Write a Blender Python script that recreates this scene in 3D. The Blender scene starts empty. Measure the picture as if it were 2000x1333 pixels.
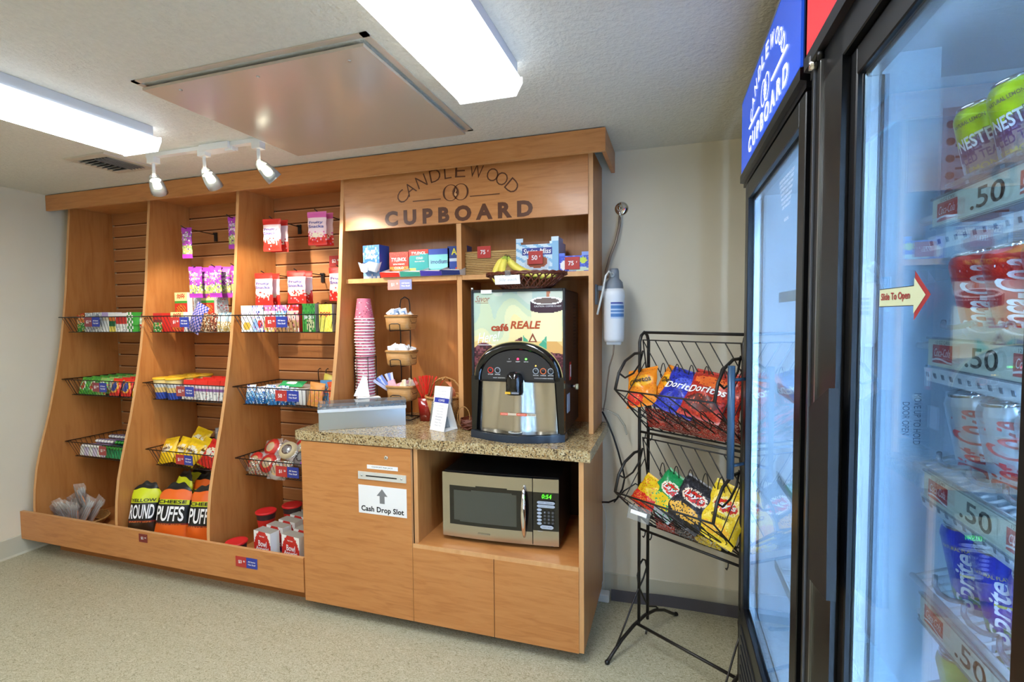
import bpy, math, random
from math import sin, cos, pi, radians as R_, sqrt
from mathutils import Vector, Matrix
random.seed(7)
SC = bpy.context.scene
COL = SC.collection
# ------------------------------------------------------------------ camera
CAM_H = 1.56546
cd = bpy.data.cameras.new('camera'); cam = bpy.data.objects.new('camera', cd); COL.objects.link(cam)
cd.sensor_width = 36.0; cd.sensor_fit = 'HORIZONTAL'; cd.lens = 36.0*983.553/2000; cd.clip_start = 0.02
_r = Vector((0.95215742, 0.30546714, -0.0092773)); _u = Vector((-0.00618053, 0.04959794, 0.99875014)); _f = Vector((-0.30554548, 0.95091002, -0.049113))
m = Matrix((( _r.x, _u.x, -_f.x, 0), (_r.y, _u.y, -_f.y, 0), (_r.z, _u.z, -_f.z, CAM_H), (0, 0, 0, 1)))
cam.matrix_world = m
SC.camera = cam
try: SC.cycles.transparent_max_bounces = 32
except Exception: pass
# ------------------------------------------------------------------ colour management, world
SC.view_settings.view_transform = 'Standard'; SC.view_settings.look = 'None'
SC.view_settings.gamma = 1.0; SC.view_settings.use_curve_mapping = False
SC.view_settings.exposure = 0.78
wd = bpy.data.worlds.new('world'); SC.world = wd; wd.use_nodes = True
wd.node_tree.nodes['Background'].inputs[0].default_value = (0.9, 0.95, 1.0, 1); wd.node_tree.nodes['Background'].inputs[1].default_value = 0.15
L_TUBE = 13        # fluorescent lenses
L_SPOT = 27.0       # track heads (W)
L_FRIDGE = 13.0      # cooler lamps
# ------------------------------------------------------------------ materials
def lin(c):
    if isinstance(c, str): c = tuple(int(c[i:i+2], 16) for i in (0, 2, 4))
    return tuple((v/255/12.92 if v/255 <= .04045 else ((v/255+.055)/1.055)**2.4) for v in c)+(1,)
MC = {}
def M(name, col=None, rough=.5, metal=0, spec=.5, emit=0, alpha=1, coat=0, bump=None, aniso=0):
    if name in MC: return MC[name]
    mt = bpy.data.materials.new(name); mt.use_nodes = True; nt = mt.node_tree; b = nt.nodes['Principled BSDF']
    b.inputs['Base Color'].default_value = lin(col); b.inputs['Roughness'].default_value = rough; b.inputs['Metallic'].default_value = metal
    b.inputs['Specular IOR Level'].default_value = spec; b.inputs['Coat Weight'].default_value = coat; b.inputs['Coat Roughness'].default_value = .08
    if emit: b.inputs['Emission Color'].default_value = lin(col); b.inputs['Emission Strength'].default_value = emit
    if bump:
        sc, st = bump
        tc = nt.nodes.new('ShaderNodeTexCoord'); n = nt.nodes.new('ShaderNodeTexNoise'); n.inputs['Scale'].default_value = sc; n.inputs['Detail'].default_value = 3
        bp = nt.nodes.new('ShaderNodeBump'); bp.inputs['Strength'].default_value = st; bp.inputs['Distance'].default_value = .01
        nt.links.new(tc.outputs['Object'], n.inputs['Vector']); nt.links.new(n.outputs['Fac'], bp.inputs['Height']); nt.links.new(bp.outputs['Normal'], b.inputs['Normal'])
    MC[name] = mt; return mt
def ramp_mat(name, stops, scale=(1, 1, 1), nscale=5, detail=4, rough=.5, coords='Object', bump=0, bdist=.005, distortion=0, second=None, spec=.5, coat=0, voronoi=False, nrough=.55):
    """surface whose colour is a noise (or voronoi) pushed through a ramp"""
    mt = bpy.data.materials.new(name); mt.use_nodes = True; nt = mt.node_tree; b = nt.nodes['Principled BSDF']
    b.inputs['Roughness'].default_value = rough; b.inputs['Specular IOR Level'].default_value = spec; b.inputs['Coat Weight'].default_value = coat; b.inputs['Coat Roughness'].default_value = .12
    tc = nt.nodes.new('ShaderNodeTexCoord'); mp = nt.nodes.new('ShaderNodeMapping'); mp.inputs['Scale'].default_value = scale
    if coords == 'World':
        g = nt.nodes.new('ShaderNodeNewGeometry'); nt.links.new(g.outputs['Position'], mp.inputs['Vector'])
    else: nt.links.new(tc.outputs[coords], mp.inputs['Vector'])
    if voronoi:
        n = nt.nodes.new('ShaderNodeTexVoronoi'); n.inputs['Scale'].default_value = nscale; out = n.outputs['Color']
        sep = nt.nodes.new('ShaderNodeSeparateColor'); nt.links.new(out, sep.inputs[0]); out = sep.outputs[0]
    else:
        n = nt.nodes.new('ShaderNodeTexNoise'); n.inputs['Scale'].default_value = nscale; n.inputs['Detail'].default_value = detail; n.inputs['Distortion'].default_value = distortion
        n.inputs['Roughness'].default_value = nrough; out = n.outputs['Fac']
    nt.links.new(mp.outputs[0], n.inputs['Vector'])
    cr = nt.nodes.new('ShaderNodeValToRGB'); e = cr.color_ramp.elements
    while len(e) > 1: e.remove(e[-1])
    e[0].position = stops[0][0]; e[0].color = lin(stops[0][1])
    for p, c in stops[1:]:
        q = e.new(p); q.color = lin(c)
    nt.links.new(out, cr.inputs[0]); cout = cr.outputs[0]
    if second:
        sc2, amt, c2 = second
        n2 = nt.nodes.new('ShaderNodeTexNoise'); n2.inputs['Scale'].default_value = sc2; n2.inputs['Detail'].default_value = 2
        nt.links.new(mp.outputs[0], n2.inputs['Vector'])
        mx = nt.nodes.new('ShaderNodeMix'); mx.data_type = 'RGBA'; mx.blend_type = 'MULTIPLY'; mx.inputs[7].default_value = lin(c2)
        ml = nt.nodes.new('ShaderNodeMath'); ml.operation = 'MULTIPLY'; ml.inputs[1].default_value = amt
        nt.links.new(n2.outputs['Fac'], ml.inputs[0]); nt.links.new(ml.outputs[0], mx.inputs[0]); nt.links.new(cout, mx.inputs[6]); cout = mx.outputs[2]
    nt.links.new(cout, b.inputs['Base Color'])
    if bump:
        bp = nt.nodes.new('ShaderNodeBump'); bp.inputs['Strength'].default_value = bump; bp.inputs['Distance'].default_value = bdist
        nt.links.new(out, bp.inputs['Height']); nt.links.new(bp.outputs['Normal'], b.inputs['Normal'])
    MC[name] = mt; return mt
def glassy(name, tint='FFFFFF', refl=1.0, rough=0.0, base=0.0, body=None, bodyfac=0.0):
    mt = bpy.data.materials.new(name); mt.use_nodes = True; nt = mt.node_tree; nt.nodes.remove(nt.nodes['Principled BSDF'])
    out = nt.nodes['Material Output']; tr = nt.nodes.new('ShaderNodeBsdfTransparent'); tr.inputs[0].default_value = lin(tint)
    gl = nt.nodes.new('ShaderNodeBsdfGlossy'); gl.inputs['Roughness'].default_value = rough
    fr = nt.nodes.new('ShaderNodeFresnel'); fr.inputs['IOR'].default_value = 1.5
    ma = nt.nodes.new('ShaderNodeMath'); ma.operation = 'MULTIPLY_ADD'; ma.inputs[1].default_value = refl; ma.inputs[2].default_value = base; ma.use_clamp = True
    nt.links.new(fr.outputs[0], ma.inputs[0])
    mx = nt.nodes.new('ShaderNodeMixShader'); src = tr.outputs[0]
    if body:
        df = nt.nodes.new('ShaderNodeBsdfDiffuse'); df.inputs[0].default_value = lin(body); m0 = nt.nodes.new('ShaderNodeMixShader'); m0.inputs[0].default_value = bodyfac
        nt.links.new(tr.outputs[0], m0.inputs[1]); nt.links.new(df.outputs[0], m0.inputs[2]); src = m0.outputs[0]
    nt.links.new(ma.outputs[0], mx.inputs[0]); nt.links.new(src, mx.inputs[1]); nt.links.new(gl.outputs[0], mx.inputs[2]); nt.links.new(mx.outputs[0], out.inputs[0])
    MC[name] = mt; return mt
WOOD = ramp_mat('maple_laminate', [(.3, 'B4723A'), (.5, 'C08044'), (.7, 'C6864A')], scale=(9, 9, 1.1), nscale=3.5, detail=6, rough=.38, coords='World', distortion=.6, second=(1.3, .18, 'D8B890'), coat=.12)
WOODX = ramp_mat('maple_laminate_crossgrain', [(.3, 'BA783F'), (.5, 'C8864A'), (.7, 'CE8E52')], scale=(1.6, 5, 14), nscale=3.5, detail=6, rough=.38, coords='World', distortion=.8, second=(2, .15, 'D8B890'), coat=.12)
WEDGE = ramp_mat('maple_edge_band', [(.3, 'D29A62'), (.7, 'DDA870')], scale=(9, 9, 1), nscale=4, rough=.4, coords='World')
SLAT = ramp_mat('maple_slatwall', [(.3, 'B07547'), (.7, 'BC8250')], scale=(1.2, 5, 18), nscale=3.5, rough=.45, coords='World')
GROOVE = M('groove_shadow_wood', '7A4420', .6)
LIP = M('slatwall_lip_highlight', 'E0B084', .4)  # paler groove lip: a bevel highlight painted into the colour
KICK = M('toe_kick_laminate', 'A8682F', .5)
GRANITE = ramp_mat('speckled_granite_laminate', [(.0, '4A3C2C'), (.14, '7C6A4C'), (.3, 'BFA878'), (.55, 'D8C89C'), (.8, 'B08C58'), (1, 'E6DCB8')], nscale=170, voronoi=True, rough=.22, coords='World', second=(16, .75, 'B09878'), coat=.3)
WALL = ramp_mat('cream_wall_paint', [(.3, 'E4DCC6'), (.7, 'E8E0CA')], nscale=3, rough=.75, coords='World', bump=.15, bdist=.002)
CEIL = ramp_mat('textured_ceiling_paint', [(.3, 'DAD8CC'), (.7, 'E2E0D4')], nscale=60, detail=3, rough=.6, coords='World', bump=.55, bdist=.012)
FLOOR = ramp_mat('speckled_vinyl_floor', [(.3, '6A6248'), (.42, 'A29A7A'), (.52, 'C2BCA0'), (.62, 'CCC6AE'), (.74, 'F0ECD8')], scale=(1, 1.5, 1), nscale=42, detail=6, rough=.34, coords='World', distortion=3.2, second=(2.2, .2, 'C4C8B4'), nrough=.72)
BASEB = M('cream_cove_base', 'C9C5B0', .5)
PANELP = M('painted_hatch', 'C2B4A2', .22)
WHITE = M('white_enamel', 'E8E8E4', .35); WHITEP = M('white_paper', 'F2F2F0', .7); BLACKW = M('black_wire', '1C1A1A', .35); BLACKP = M('black_plastic', '16171A', .35)
BLACKG = M('gloss_black', '0A0B0D', .08, coat=.5); STEEL = M('brushed_steel', 'D2DADE', .3, 1); STEELD = M('brushed_steel_warm', 'C0BAAC', .24, .95); CHROME = M('chrome', 'E8E8E8', .06, 1)
REDT = M('tag_red', 'B8322C', .5); BLUET = M('tag_blue', '2B3C9C', .5); WTXT = M('white_print', 'F4F4F4', .6); BTXT = M('black_print', '1A1A1A', .6)
DKBROWN = M('dark_brown_letters', '5A3018', .35); IRON = M('dark_bronze_iron', '221E1A', .4)
GREY = M('grey_plastic', '7A828C', .45); GREYL = M('light_grey_plastic', 'AEB4B8', .45); REDP = M('red_plastic', 'D0241C', .35)
CLEAR = glassy('clear_film', 'FFFFFF', 1.0, .15, .06, body='FFFFFF', bodyfac=.2); ACRYL = glassy('clear_acrylic', 'F4F8FA', .7, .05, .02, body='E8ECF0', bodyfac=.10)
FGLASS = glassy('cooler_door_glass', 'E4EFF6', .62, .0, .01)
C_ = {}
def P(hexc, rough=.38):
    """printed film or board in a plain ink"""
    k = 'ink_'+hexc+('' if rough == .38 else str(int(rough*100)))
    return M(k, hexc, rough)
def WICK(name, a, b):
    mt = MC.get(name)
    if mt: return mt
    mt = bpy.data.materials.new(name); mt.use_nodes = True; nt = mt.node_tree; bs = nt.nodes['Principled BSDF']; bs.inputs['Roughness'].default_value = .55
    tc = nt.nodes.new('ShaderNodeTexCoord'); br = nt.nodes.new('ShaderNodeTexBrick'); br.inputs['Scale'].default_value = 60
    mp = nt.nodes.new('ShaderNodeMapping'); mp.inputs['Rotation'].default_value = (pi/2, 0, 0)
    br.inputs['Color1'].default_value = lin(a); br.inputs['Color2'].default_value = lin(b); br.inputs['Mortar'].default_value = lin('5A3A1C'); br.inputs['Mortar Size'].default_value = .04
    nt.links.new(tc.outputs['Object'], mp.inputs[0]); nt.links.new(mp.outputs[0], br.inputs[0]); nt.links.new(br.outputs[0], bs.inputs['Base Color'])
    bp = nt.nodes.new('ShaderNodeBump'); bp.inputs['Strength'].default_value = .6; bp.inputs['Distance'].default_value = .003
    nt.links.new(br.outputs['Fac'], bp.inputs['Height']); nt.links.new(bp.outputs[0], bs.inputs['Normal']); bp.invert = True
    MC[name] = mt; return mt
WICKER = WICK('honey_wicker', 'C89048', 'D8A868'); WICKERD = M('dark_wicker_strand', '5E2A18', .45); WICKERP = WICK('pale_wicker', 'D8B880', 'C8A468')
# ------------------------------------------------------------------ mesh builder
class MB:
    def __init__(s): s.v = []; s.f = []; s.m = []; s.ms = []; s.sm = []
    def mi(s, mat):
        if mat not in s.ms: s.ms.append(mat)
        return s.ms.index(mat)
    def add(s, vs, fs, mat, smooth=False, T=None):
        o = len(s.v)
        if T is not None: vs = [T @ Vector(v) for v in vs]
        s.v += [tuple(v) for v in vs]
        for i, f in enumerate(fs):
            s.f.append([a+o for a in f]); s.m.append(s.mi(mat[i] if isinstance(mat, list) else mat)); s.sm.append(smooth)
        return s
    def box(s, x0, x1, y0, y1, z0, z1, mat, T=None, bev=0):
        """mat may be a dict of faces: f b l r t u(nder)"""
        if bev > 0: return s.bbox(x0, x1, y0, y1, z0, z1, mat, T, bev)
        vs = [(x0, y0, z0), (x1, y0, z0), (x1, y1, z0), (x0, y1, z0), (x0, y0, z1), (x1, y0, z1), (x1, y1, z1), (x0, y1, z1)]
        fs = [(0, 1, 5, 4), (2, 3, 7, 6), (3, 0, 4, 7), (1, 2, 6, 5), (4, 5, 6, 7), (3, 2, 1, 0)]
        if isinstance(mat, dict): mat = [mat.get(k, mat['*']) for k in 'fblrtu']
        return s.add(vs, fs, mat, False, T)
    def bbox(s, x0, x1, y0, y1, z0, z1, mat, T, b):
        """chamfered box"""
        vs = []; 
        for sx, X in ((1, x0), (-1, x1)):
            for sy, Y in ((1, y0), (-1, y1)):
                for sz, Z in ((1, z0), (-1, z1)):
                    vs += [(X, Y+sy*b, Z+sz*b), (X+sx*b, Y, Z+sz*b), (X+sx*b, Y+sy*b, Z)]
        def i(a, c, d, k): return (a*4+c*2+d)*3+k
        fs = []
        for a in (0, 1):
            q = [i(a, 0, 0, 0), i(a, 1, 0, 0), i(a, 1, 1, 0), i(a, 0, 1, 0)]; fs.append(q if a else q[::-1])
        for c in (0, 1):
            q = [i(0, c, 0, 1), i(0, c, 1, 1), i(1, c, 1, 1), i(1, c, 0, 1)]; fs.append(q if c else q[::-1])
        for d in (0, 1):
            q = [i(0, 0, d, 2), i(1, 0, d, 2), i(1, 1, d, 2), i(0, 1, d, 2)]; fs.append(q if d else q[::-1])
        for a in (0, 1):
            for c in (0, 1): fs.append([i(a, c, 0, 0), i(a, c, 1, 0), i(a, c, 1, 1), i(a, c, 0, 1)])
        for a in (0, 1):
            for d in (0, 1): fs.append([i(a, 0, d, 0), i(a, 1, d, 0), i(a, 1, d, 2), i(a, 0, d, 2)])
        for c in (0, 1):
            for d in (0, 1): fs.append([i(0, c, d, 1), i(1, c, d, 1), i(1, c, d, 2), i(0, c, d, 2)])
        for a in (0, 1):
            for c in (0, 1):
                for d in (0, 1): fs.append([i(a, c, d, 0), i(a, c, d, 1), i(a, c, d, 2)])
        if isinstance(mat, dict): mat = mat['*']
        return s.add(vs, fs, mat, False, T)
    def prism(s, pts, ax, a0, a1, mat, T=None, side=None):
        """outline pts (2d) extruded along axis ax ('x': pts are y,z; 'y': x,z; 'z': x,y)"""
        n = len(pts)
        def mk(a, p): return (a, p[0], p[1]) if ax == 'x' else ((p[0], a, p[1]) if ax == 'y' else (p[0], p[1], a))
        vs = [mk(a0, p) for p in pts]+[mk(a1, p) for p in pts]
        fs = [list(range(n)), list(range(2*n-1, n-1, -1))]+[[i, (i+1) % n, n+(i+1) % n, n+i] for i in range(n)]
        mats = [mat, mat]+[(side or mat)]*n
        return s.add(vs, fs, mats, False, T)
    def tube(s, pts, r, mat, n=6, closed=False, T=None, caps=True):
        pts = [Vector(p) for p in pts]; k = len(pts); vs = []; fs = []
        rr = r if isinstance(r, (list, tuple)) else [r]*k
        up = None
        for i, p in enumerate(pts):
            a = pts[(i-1) % k] if (closed or i > 0) else p; b = pts[(i+1) % k] if (closed or i < k-1) else p
            d = (b-a).normalized() if (b-a).length > 1e-9 else Vector((0, 0, 1))
            if up is None: up = d.orthogonal().normalized()
            else:
                up = up-d*up.dot(d)
                up = up.normalized() if up.length > 1e-6 else d.orthogonal().normalized()
            w = d.cross(up)
            for j in range(n):
                t = 2*pi*j/n; vs.append(p+up*cos(t)*rr[i]+w*sin(t)*rr[i])
        for i in range(k if closed else k-1):
            for j in range(n):
                a = i*n+j; b = i*n+(j+1) % n; c = ((i+1) % k)*n+(j+1) % n; d = ((i+1) % k)*n+j
                fs.append([a, b, c, d])
        if caps and not closed: fs.append(list(range(n))[::-1]); fs.append([(k-1)*n+j for j in range(n)])
        return s.add(vs, fs, mat, True, T)
    def lathe(s, prof, mat, n=24, T=None, smooth=True, sx=1, sy=1, sq=None):
        """prof: (r, z) list; mat: one or a list per band; sq: superellipse power for rounded squares"""
        vs = []; fs = []; ms = []
        for r, z in prof:
            for j in range(n):
                t = 2*pi*j/n; c, d = cos(t), sin(t); k = 1
                if sq: k = 1/((abs(c)**sq+abs(d)**sq)**(1/sq))
                vs.append((r*c*k*sx, r*d*k*sy, z))
        for i in range(len(prof)-1):
            for j in range(n):
                fs.append([i*n+j, i*n+(j+1) % n, (i+1)*n+(j+1) % n, (i+1)*n+j])
                ms.append(mat[i] if isinstance(mat, list) else mat)
        return s.add(vs, fs, ms, smooth, T)
    def disc(s, r, z, mat, n=24, T=None, up=True):
        vs = [(r*cos(2*pi*j/n), r*sin(2*pi*j/n), z) for j in range(n)]
        return s.add(vs, [list(range(n)) if up else list(range(n))[::-1]], mat, False, T)
    def cyl(s, a, b, r, mat, n=16, T=None):
        return s.tube([a, b], r, mat, n, T=T)
    def grid(s, fn, nx, ny, paint, smooth=True, T=None, flip=False):
        """fn(u,v)->xyz, u,v in 0..1; paint(u,v)->material"""
        vs = [fn(i/nx, j/ny) for j in range(ny+1) for i in range(nx+1)]; fs = []; ms = []
        for j in range(ny):
            for i in range(nx):
                a = j*(nx+1)+i; q = [a, a+1, a+nx+2, a+nx+1]
                fs.append(q[::-1] if flip else q); ms.append(paint((i+.5)/nx, (j+.5)/ny) if callable(paint) else paint)
        return s.add(vs, fs, ms, smooth, T)
    def mesh(s, name, off=None):
        me = bpy.data.meshes.new(name)
        vs = s.v if off is None else [(a-off[0], b-off[1], c-off[2]) for a, b, c in s.v]
        me.from_pydata(vs, [], s.f); 
        for mt in s.ms: me.materials.append(mt)
        me.polygons.foreach_set('material_index', s.m); me.polygons.foreach_set('use_smooth', s.sm); me.update()
        return me
def link(name, me, parent=None):
    o = bpy.data.objects.new(name, me); COL.objects.link(o); o.parent = parent; return o
def tag(o, label, cat, group=None, kind=None):
    o['label'] = label; o['category'] = cat
    if group: o['group'] = group
    if kind: o['kind'] = kind
    return o
def thing(name, label, cat, loc=(0, 0, 0), rot=(0, 0, 0), group=None):
    o = bpy.data.objects.new(name, None); COL.objects.link(o); o.empty_display_size = .05
    o.location = loc; o.rotation_euler = rot; return tag(o, label, cat, group)
def part(name, mb, parent, world=False, label=None):
    off = parent.location if world else None
    o = link(name, mb.mesh(name, off), parent)
    if label: o['label'] = label
    return o
def solo(name, mb, label, cat, loc=(0, 0, 0), rot=(0, 0, 0), group=None):
    o = link(name, mb.mesh(name)); o.location = loc; o.rotation_euler = rot; return tag(o, label, cat, group)
def dup(root, loc, rot=None, label=None):
    c = root.copy(); COL.objects.link(c); c.location = loc
    if rot is not None: c.rotation_euler = rot
    if label: c['label'] = label
    for ch in root.children:
        k = ch.copy(); COL.objects.link(k); k.parent = c
        for g in ch.children:
            q = g.copy(); COL.objects.link(q); q.parent = k
    return c
def struct(name, mb):
    o = link(name, mb.mesh(name)); o['kind'] = 'structure'; return o
# lettering -------------------------------------------------------------
TC = {}
def textgeo(s, shear=0, bold=0, spacing=1):
    k = (s, shear, bold, spacing)
    if k in TC: return TC[k]
    cu = bpy.data.curves.new('glyphs', 'FONT'); cu.body = s; cu.shear = shear; cu.offset = bold; cu.resolution_u = 3; cu.fill_mode = 'FRONT'; cu.space_character = spacing
    cu.align_x = 'LEFT'
    ob = bpy.data.objects.new('glyphs', cu); COL.objects.link(ob)
    dg = bpy.context.evaluated_depsgraph_get(); me = bpy.data.meshes.new_from_object(ob.evaluated_get(dg))
    vs = [(v.co.x, v.co.y) for v in me.vertices]; fs = [list(p.vertices) for p in me.polygons]
    bpy.data.objects.remove(ob); bpy.data.curves.remove(cu); bpy.data.meshes.remove(me)
    if not vs: vs = [(0, 0), (.1, 0), (.1, .1)]; fs = []
    x0 = min(v[0] for v in vs); x1 = max(v[0] for v in vs); y0 = min(v[1] for v in vs); y1 = max(v[1] for v in vs)
    TC[k] = ([((a-x0)/(x1-x0), (b-y0)/(y1-y0)) for a, b in vs], fs, (x1-x0)/(y1-y0)); return TC[k]
def ltr(mb, s, cx, cz, w, h=None, mat=None, fn=None, shear=0, bold=0, rot=0, spacing=1):
    """lay text centred on (cx,cz); fn(x,z)->xyz places it (default: the plane y=0 facing -y)"""
    vs, fs, asp = textgeo(s, shear, bold, spacing)
    if h is None: h = w/asp
    if w is None: w = h*asp
    fn = fn or (lambda x, z: (x, 0, z)); out = []
    c, d = cos(rot), sin(rot)
    for a, b in vs:
        x = (a-.5)*w; z = (b-.5)*h; out.append(fn(cx+x*c-z*d, cz+x*d+z*c))
    mb.add(out, fs, mat or WTXT)
def onY(y): return lambda x, z: (x, y, z)
def onX(x): return lambda a, z: (x, -a, z)      # seen from -x: right is -y
# ------------------------------------------------------------------ the room
XL, XR, YB, YF, ZC = -4.173, 1.12, 2.782, -2.3, 2.44
b = MB(); b.box(XL-.1, XR+.1, YF-.1, YB+.1, -.06, 0, FLOOR); struct('floor', b)
b = MB(); b.box(XL-.1, XR+.1, YF-.1, YB+.1, ZC, ZC+.08, CEIL); struct('ceiling', b)
b = MB(); b.box(XL-.1, XR+.1, YB, YB+.1, 0, ZC, WALL); struct('wall_back', b)
b = MB(); b.box(XL-.1, XL, YF, YB, 0, ZC, WALL); struct('wall_left', b)
b = MB(); b.box(XR, XR+.1, YF, YB, 0, ZC, WALL); struct('wall_right', b)
b = MB(); b.box(XL-.1, XR+.1, YF-.1, YF, 0, ZC, WALL); struct('wall_front', b)
def cove(x0, x1, y0, y1, nm, along):
    b = MB()
    if along == 'y':
        b.prism([(XL, 0), (XL+.018, 0), (XL+.008, .012), (XL+.005, .125), (XL, .13)], 'y', y0, y1, BASEB)
    else:
        b.prism([(YB, 0), (YB-.018, 0), (YB-.008, .012), (YB-.005, .125), (YB, .13)], 'x', x0, x1, BASEB)
    struct(nm, b)
cove(0, 0, YF, YB, 'baseboard_left', 'y'); cove(-.36, XR, 0, 0, 'baseboard_back', 'x')
# ceiling hatch
t = thing('access_hatch', 'large painted square access hatch in the ceiling with gap along two edges', 'hatch', (-1.39, 1.81, ZC))
b = MB(); x0, x1, y0, y1 = -1.895, -.9, 1.372, 2.235
for (a, c, d, e) in ((x0, x1, y0, y0+.022), (x0, x1, y1-.015, y1), (x0, x0+.02, y0, y1), (x1-.024, x1, y0, y1)): b.box(a, c, d, e, ZC-.005, ZC-.0005, WHITE if 0 else PANELP)
part('frame', b, t, True)
b = MB(); b.box(x0+.008, x1-.034, y0+.036, y1-.012, ZC-.022, ZC-.012, PANELP); b.box(x0+.03, x1-.05, y0+.06, y1-.03, ZC-.012, ZC-.001, M('hatch_void', '1E1A16', .9)); part('hatch_panel', b, t, True)
for px, py in ((-1.75, 1.45), (-1.4, 1.46), (-1.03, 1.47)):
    b = MB(); b.cyl((px, py, ZC-.024), (px, py, ZC-.0215), .006, STEEL, 10); part('screw', b, t, True)
# supply vent
t = thing('ceiling_vent', 'beige louvred air vent in the ceiling behind the left tube light', 'vent', (-2.98, 2.03, ZC))
VP = M('vent_paint', 'C8BFAE', .45); b = MB(); vx0, vx1, vy0, vy1 = -3.13, -2.83, 1.89, 2.17
for (a, c, d, e) in ((vx0, vx1, vy0, vy0+.04), (vx0, vx1, vy1-.04, vy1), (vx0, vx0+.04, vy0+.04, vy1-.04), (vx1-.04, vx1, vy0+.04, vy1-.04)): b.box(a, c, d, e, ZC-.01, ZC-.0005, VP)
part('frame', b, t, True)
b = MB(); b.box(vx0+.04, vx1-.04, vy0+.04, vy1-.04, ZC-.002, ZC-.0006, M('vent_void', '17181C', .9)); part('duct_opening', b, t, True)
for i in range(7):
    b = MB(); y = vy0+.055+i*.028; T = Matrix.Translation((0, y, ZC-.012)) @ Matrix.Rotation(R_(40), 4, 'X'); b.box(vx0+.04, -2.985 if i % 2 else -2.975, -.009, .009, -.001, .001, M('louvre_paint', '9A968E', .4), T=T); part('louvre', b, t, True)
for i in range(5):
    b = MB(); x = -2.962+i*.024; T = Matrix.Translation((x, 2.03, ZC-.012)) @ Matrix.Rotation(R_(40), 4, 'Y'); b.box(-.009, .009, -.098, .098, -.001, .001, MC['louvre_paint'], T=T); part('louvre', b, t, True)
# fluorescent fixtures
LENS = M('lit_lens', 'F4FAFF', .5, emit=L_TUBE*1.35); LENSS = M('lit_lens_side', 'E8F2FF', .5, emit=2.2)
def fixture(x0, x1, y0, y1, lab):
    t = thing('fluorescent_light', lab, 'ceiling light', ((x0+x1)/2, (y0+y1)/2, ZC), group='wraparound tube lights on the ceiling')
    b = MB(); b.box(x0+.006, x1-.006, y0+.02, y1-.03, ZC-.045, ZC-.001, M('fixture_body', 'D4D8DC', .4)); part('housing', b, t, True)
    w = x1-x0; pr = [(x0, ZC-.046), (x0, ZC-.056), (x0+.022, ZC-.098), (x1-.022, ZC-.098), (x1, ZC-.056), (x1, ZC-.046)]
    b = MB(); b.prism(pr, 'y', y0+.008, y1-.008, LENSS)
    b.m[3+1] = b.mi(LENS); part('diffuser', b, t, True)
    for yy in ((y0, y0+.008), (y1-.008, y1)):
        b = MB(); b.prism([(x0-.004, ZC-.042), (x0-.004, ZC-.060), (x0+.02, ZC-.102), (x1-.02, ZC-.102), (x1+.004, ZC-.060), (x1+.004, ZC-.042)], 'y', yy[0], yy[1], M('end_cap_lit', 'F0F6FA', .5, emit=1.6)); part('end_cap', b, t, True)
fixture(-.765, -.512, .48, 1.73, 'lit fluorescent fixture nearest the coolers, beside the ceiling hatch')
fixture(-2.495, -2.245, .48, 1.75, 'lit fluorescent fixture near the track spotlights and air vent')
fixture(-.765, -.512, -1.6, -.35, 'added second fluorescent fixture in the right row, unseen behind the camera')  # this and the next: unseen fixtures added to light the room
fixture(-2.495, -2.245, -1.6, -.35, 'added second fluorescent fixture in the left row, unseen behind the camera')
# track light
t = thing('track_light', 'white track rail with adjustable glass spotlights in front of the cornice', 'track light', (-2.27, 2.0, ZC))
b = MB(); b.box(-2.66, -1.86, 1.985, 2.017, ZC-.02, ZC-.0005, WHITE); part('rail', b, t, True)
b = MB(); b.box(-2.275, -2.09, 1.97, 2.034, ZC-.032, ZC-.001, WHITE); b.box(-2.13, -2.085, 1.99, 2.01, ZC-.04, ZC-.02, WHITE); part('feed_box', b, t, True)
SHADE = glassy('frosted_glass_shade', 'E8ECE8', 1.2, .1, .06, body='E8ECE6', bodyfac=.45); BULB = M('lit_bulb', 'FFF4E0', .4, emit=14)
def head(x, tgt, lab):
    p0 = Vector((x, 2.0, ZC-.022)); pv = Vector((x, 2.0, ZC-.115)); d = (Vector(tgt)-pv).normalized()
    b = MB(); b.box(x-.025, x+.025, 1.982, 2.018, ZC-.05, ZC-.02, WHITE); b.cyl(p0, pv, .008, WHITE, 10)
    h = part('lamp_head', b, t, True)
    q = d.to_track_quat('Z', 'Y').to_matrix().to_4x4(); T = Matrix.Translation(pv) @ q
    b = MB(); b.lathe([(.006, -.012), (.02, -.004), (.03, .025), (.037, .06), (.041, .1), (.039, .1), (.034, .06), (.026, .025)], SHADE, 20, T=T); sh = link('shade', b.mesh('shade', t.location), h)
    b = MB(); b.lathe([(.001, .02), (.014, .025), (.02, .05), (.018, .068), (.001, .075)], BULB, 14, T=T); link('bulb', b.mesh('bulb', t.location), h)
    ld = bpy.data.lights.new('spot', 'SPOT'); ld.energy = L_SPOT; ld.spot_size = R_(62); ld.spot_blend = .55; ld.shadow_soft_size = .02; ld.color = (1, .86, .68)
    lo = bpy.data.objects.new('spot', ld); COL.objects.link(lo); lo.matrix_world = Matrix.Translation(pv+d*.108) @ (-d).to_track_quat('Z', 'Y').to_matrix().to_4x4()
head(-2.625, (-3.1, 2.7, 1.45), ''); head(-2.275, (-2.35, 2.74, 1.55), ''); head(-1.93, (-1.45, 2.7, 1.5), '')
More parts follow.
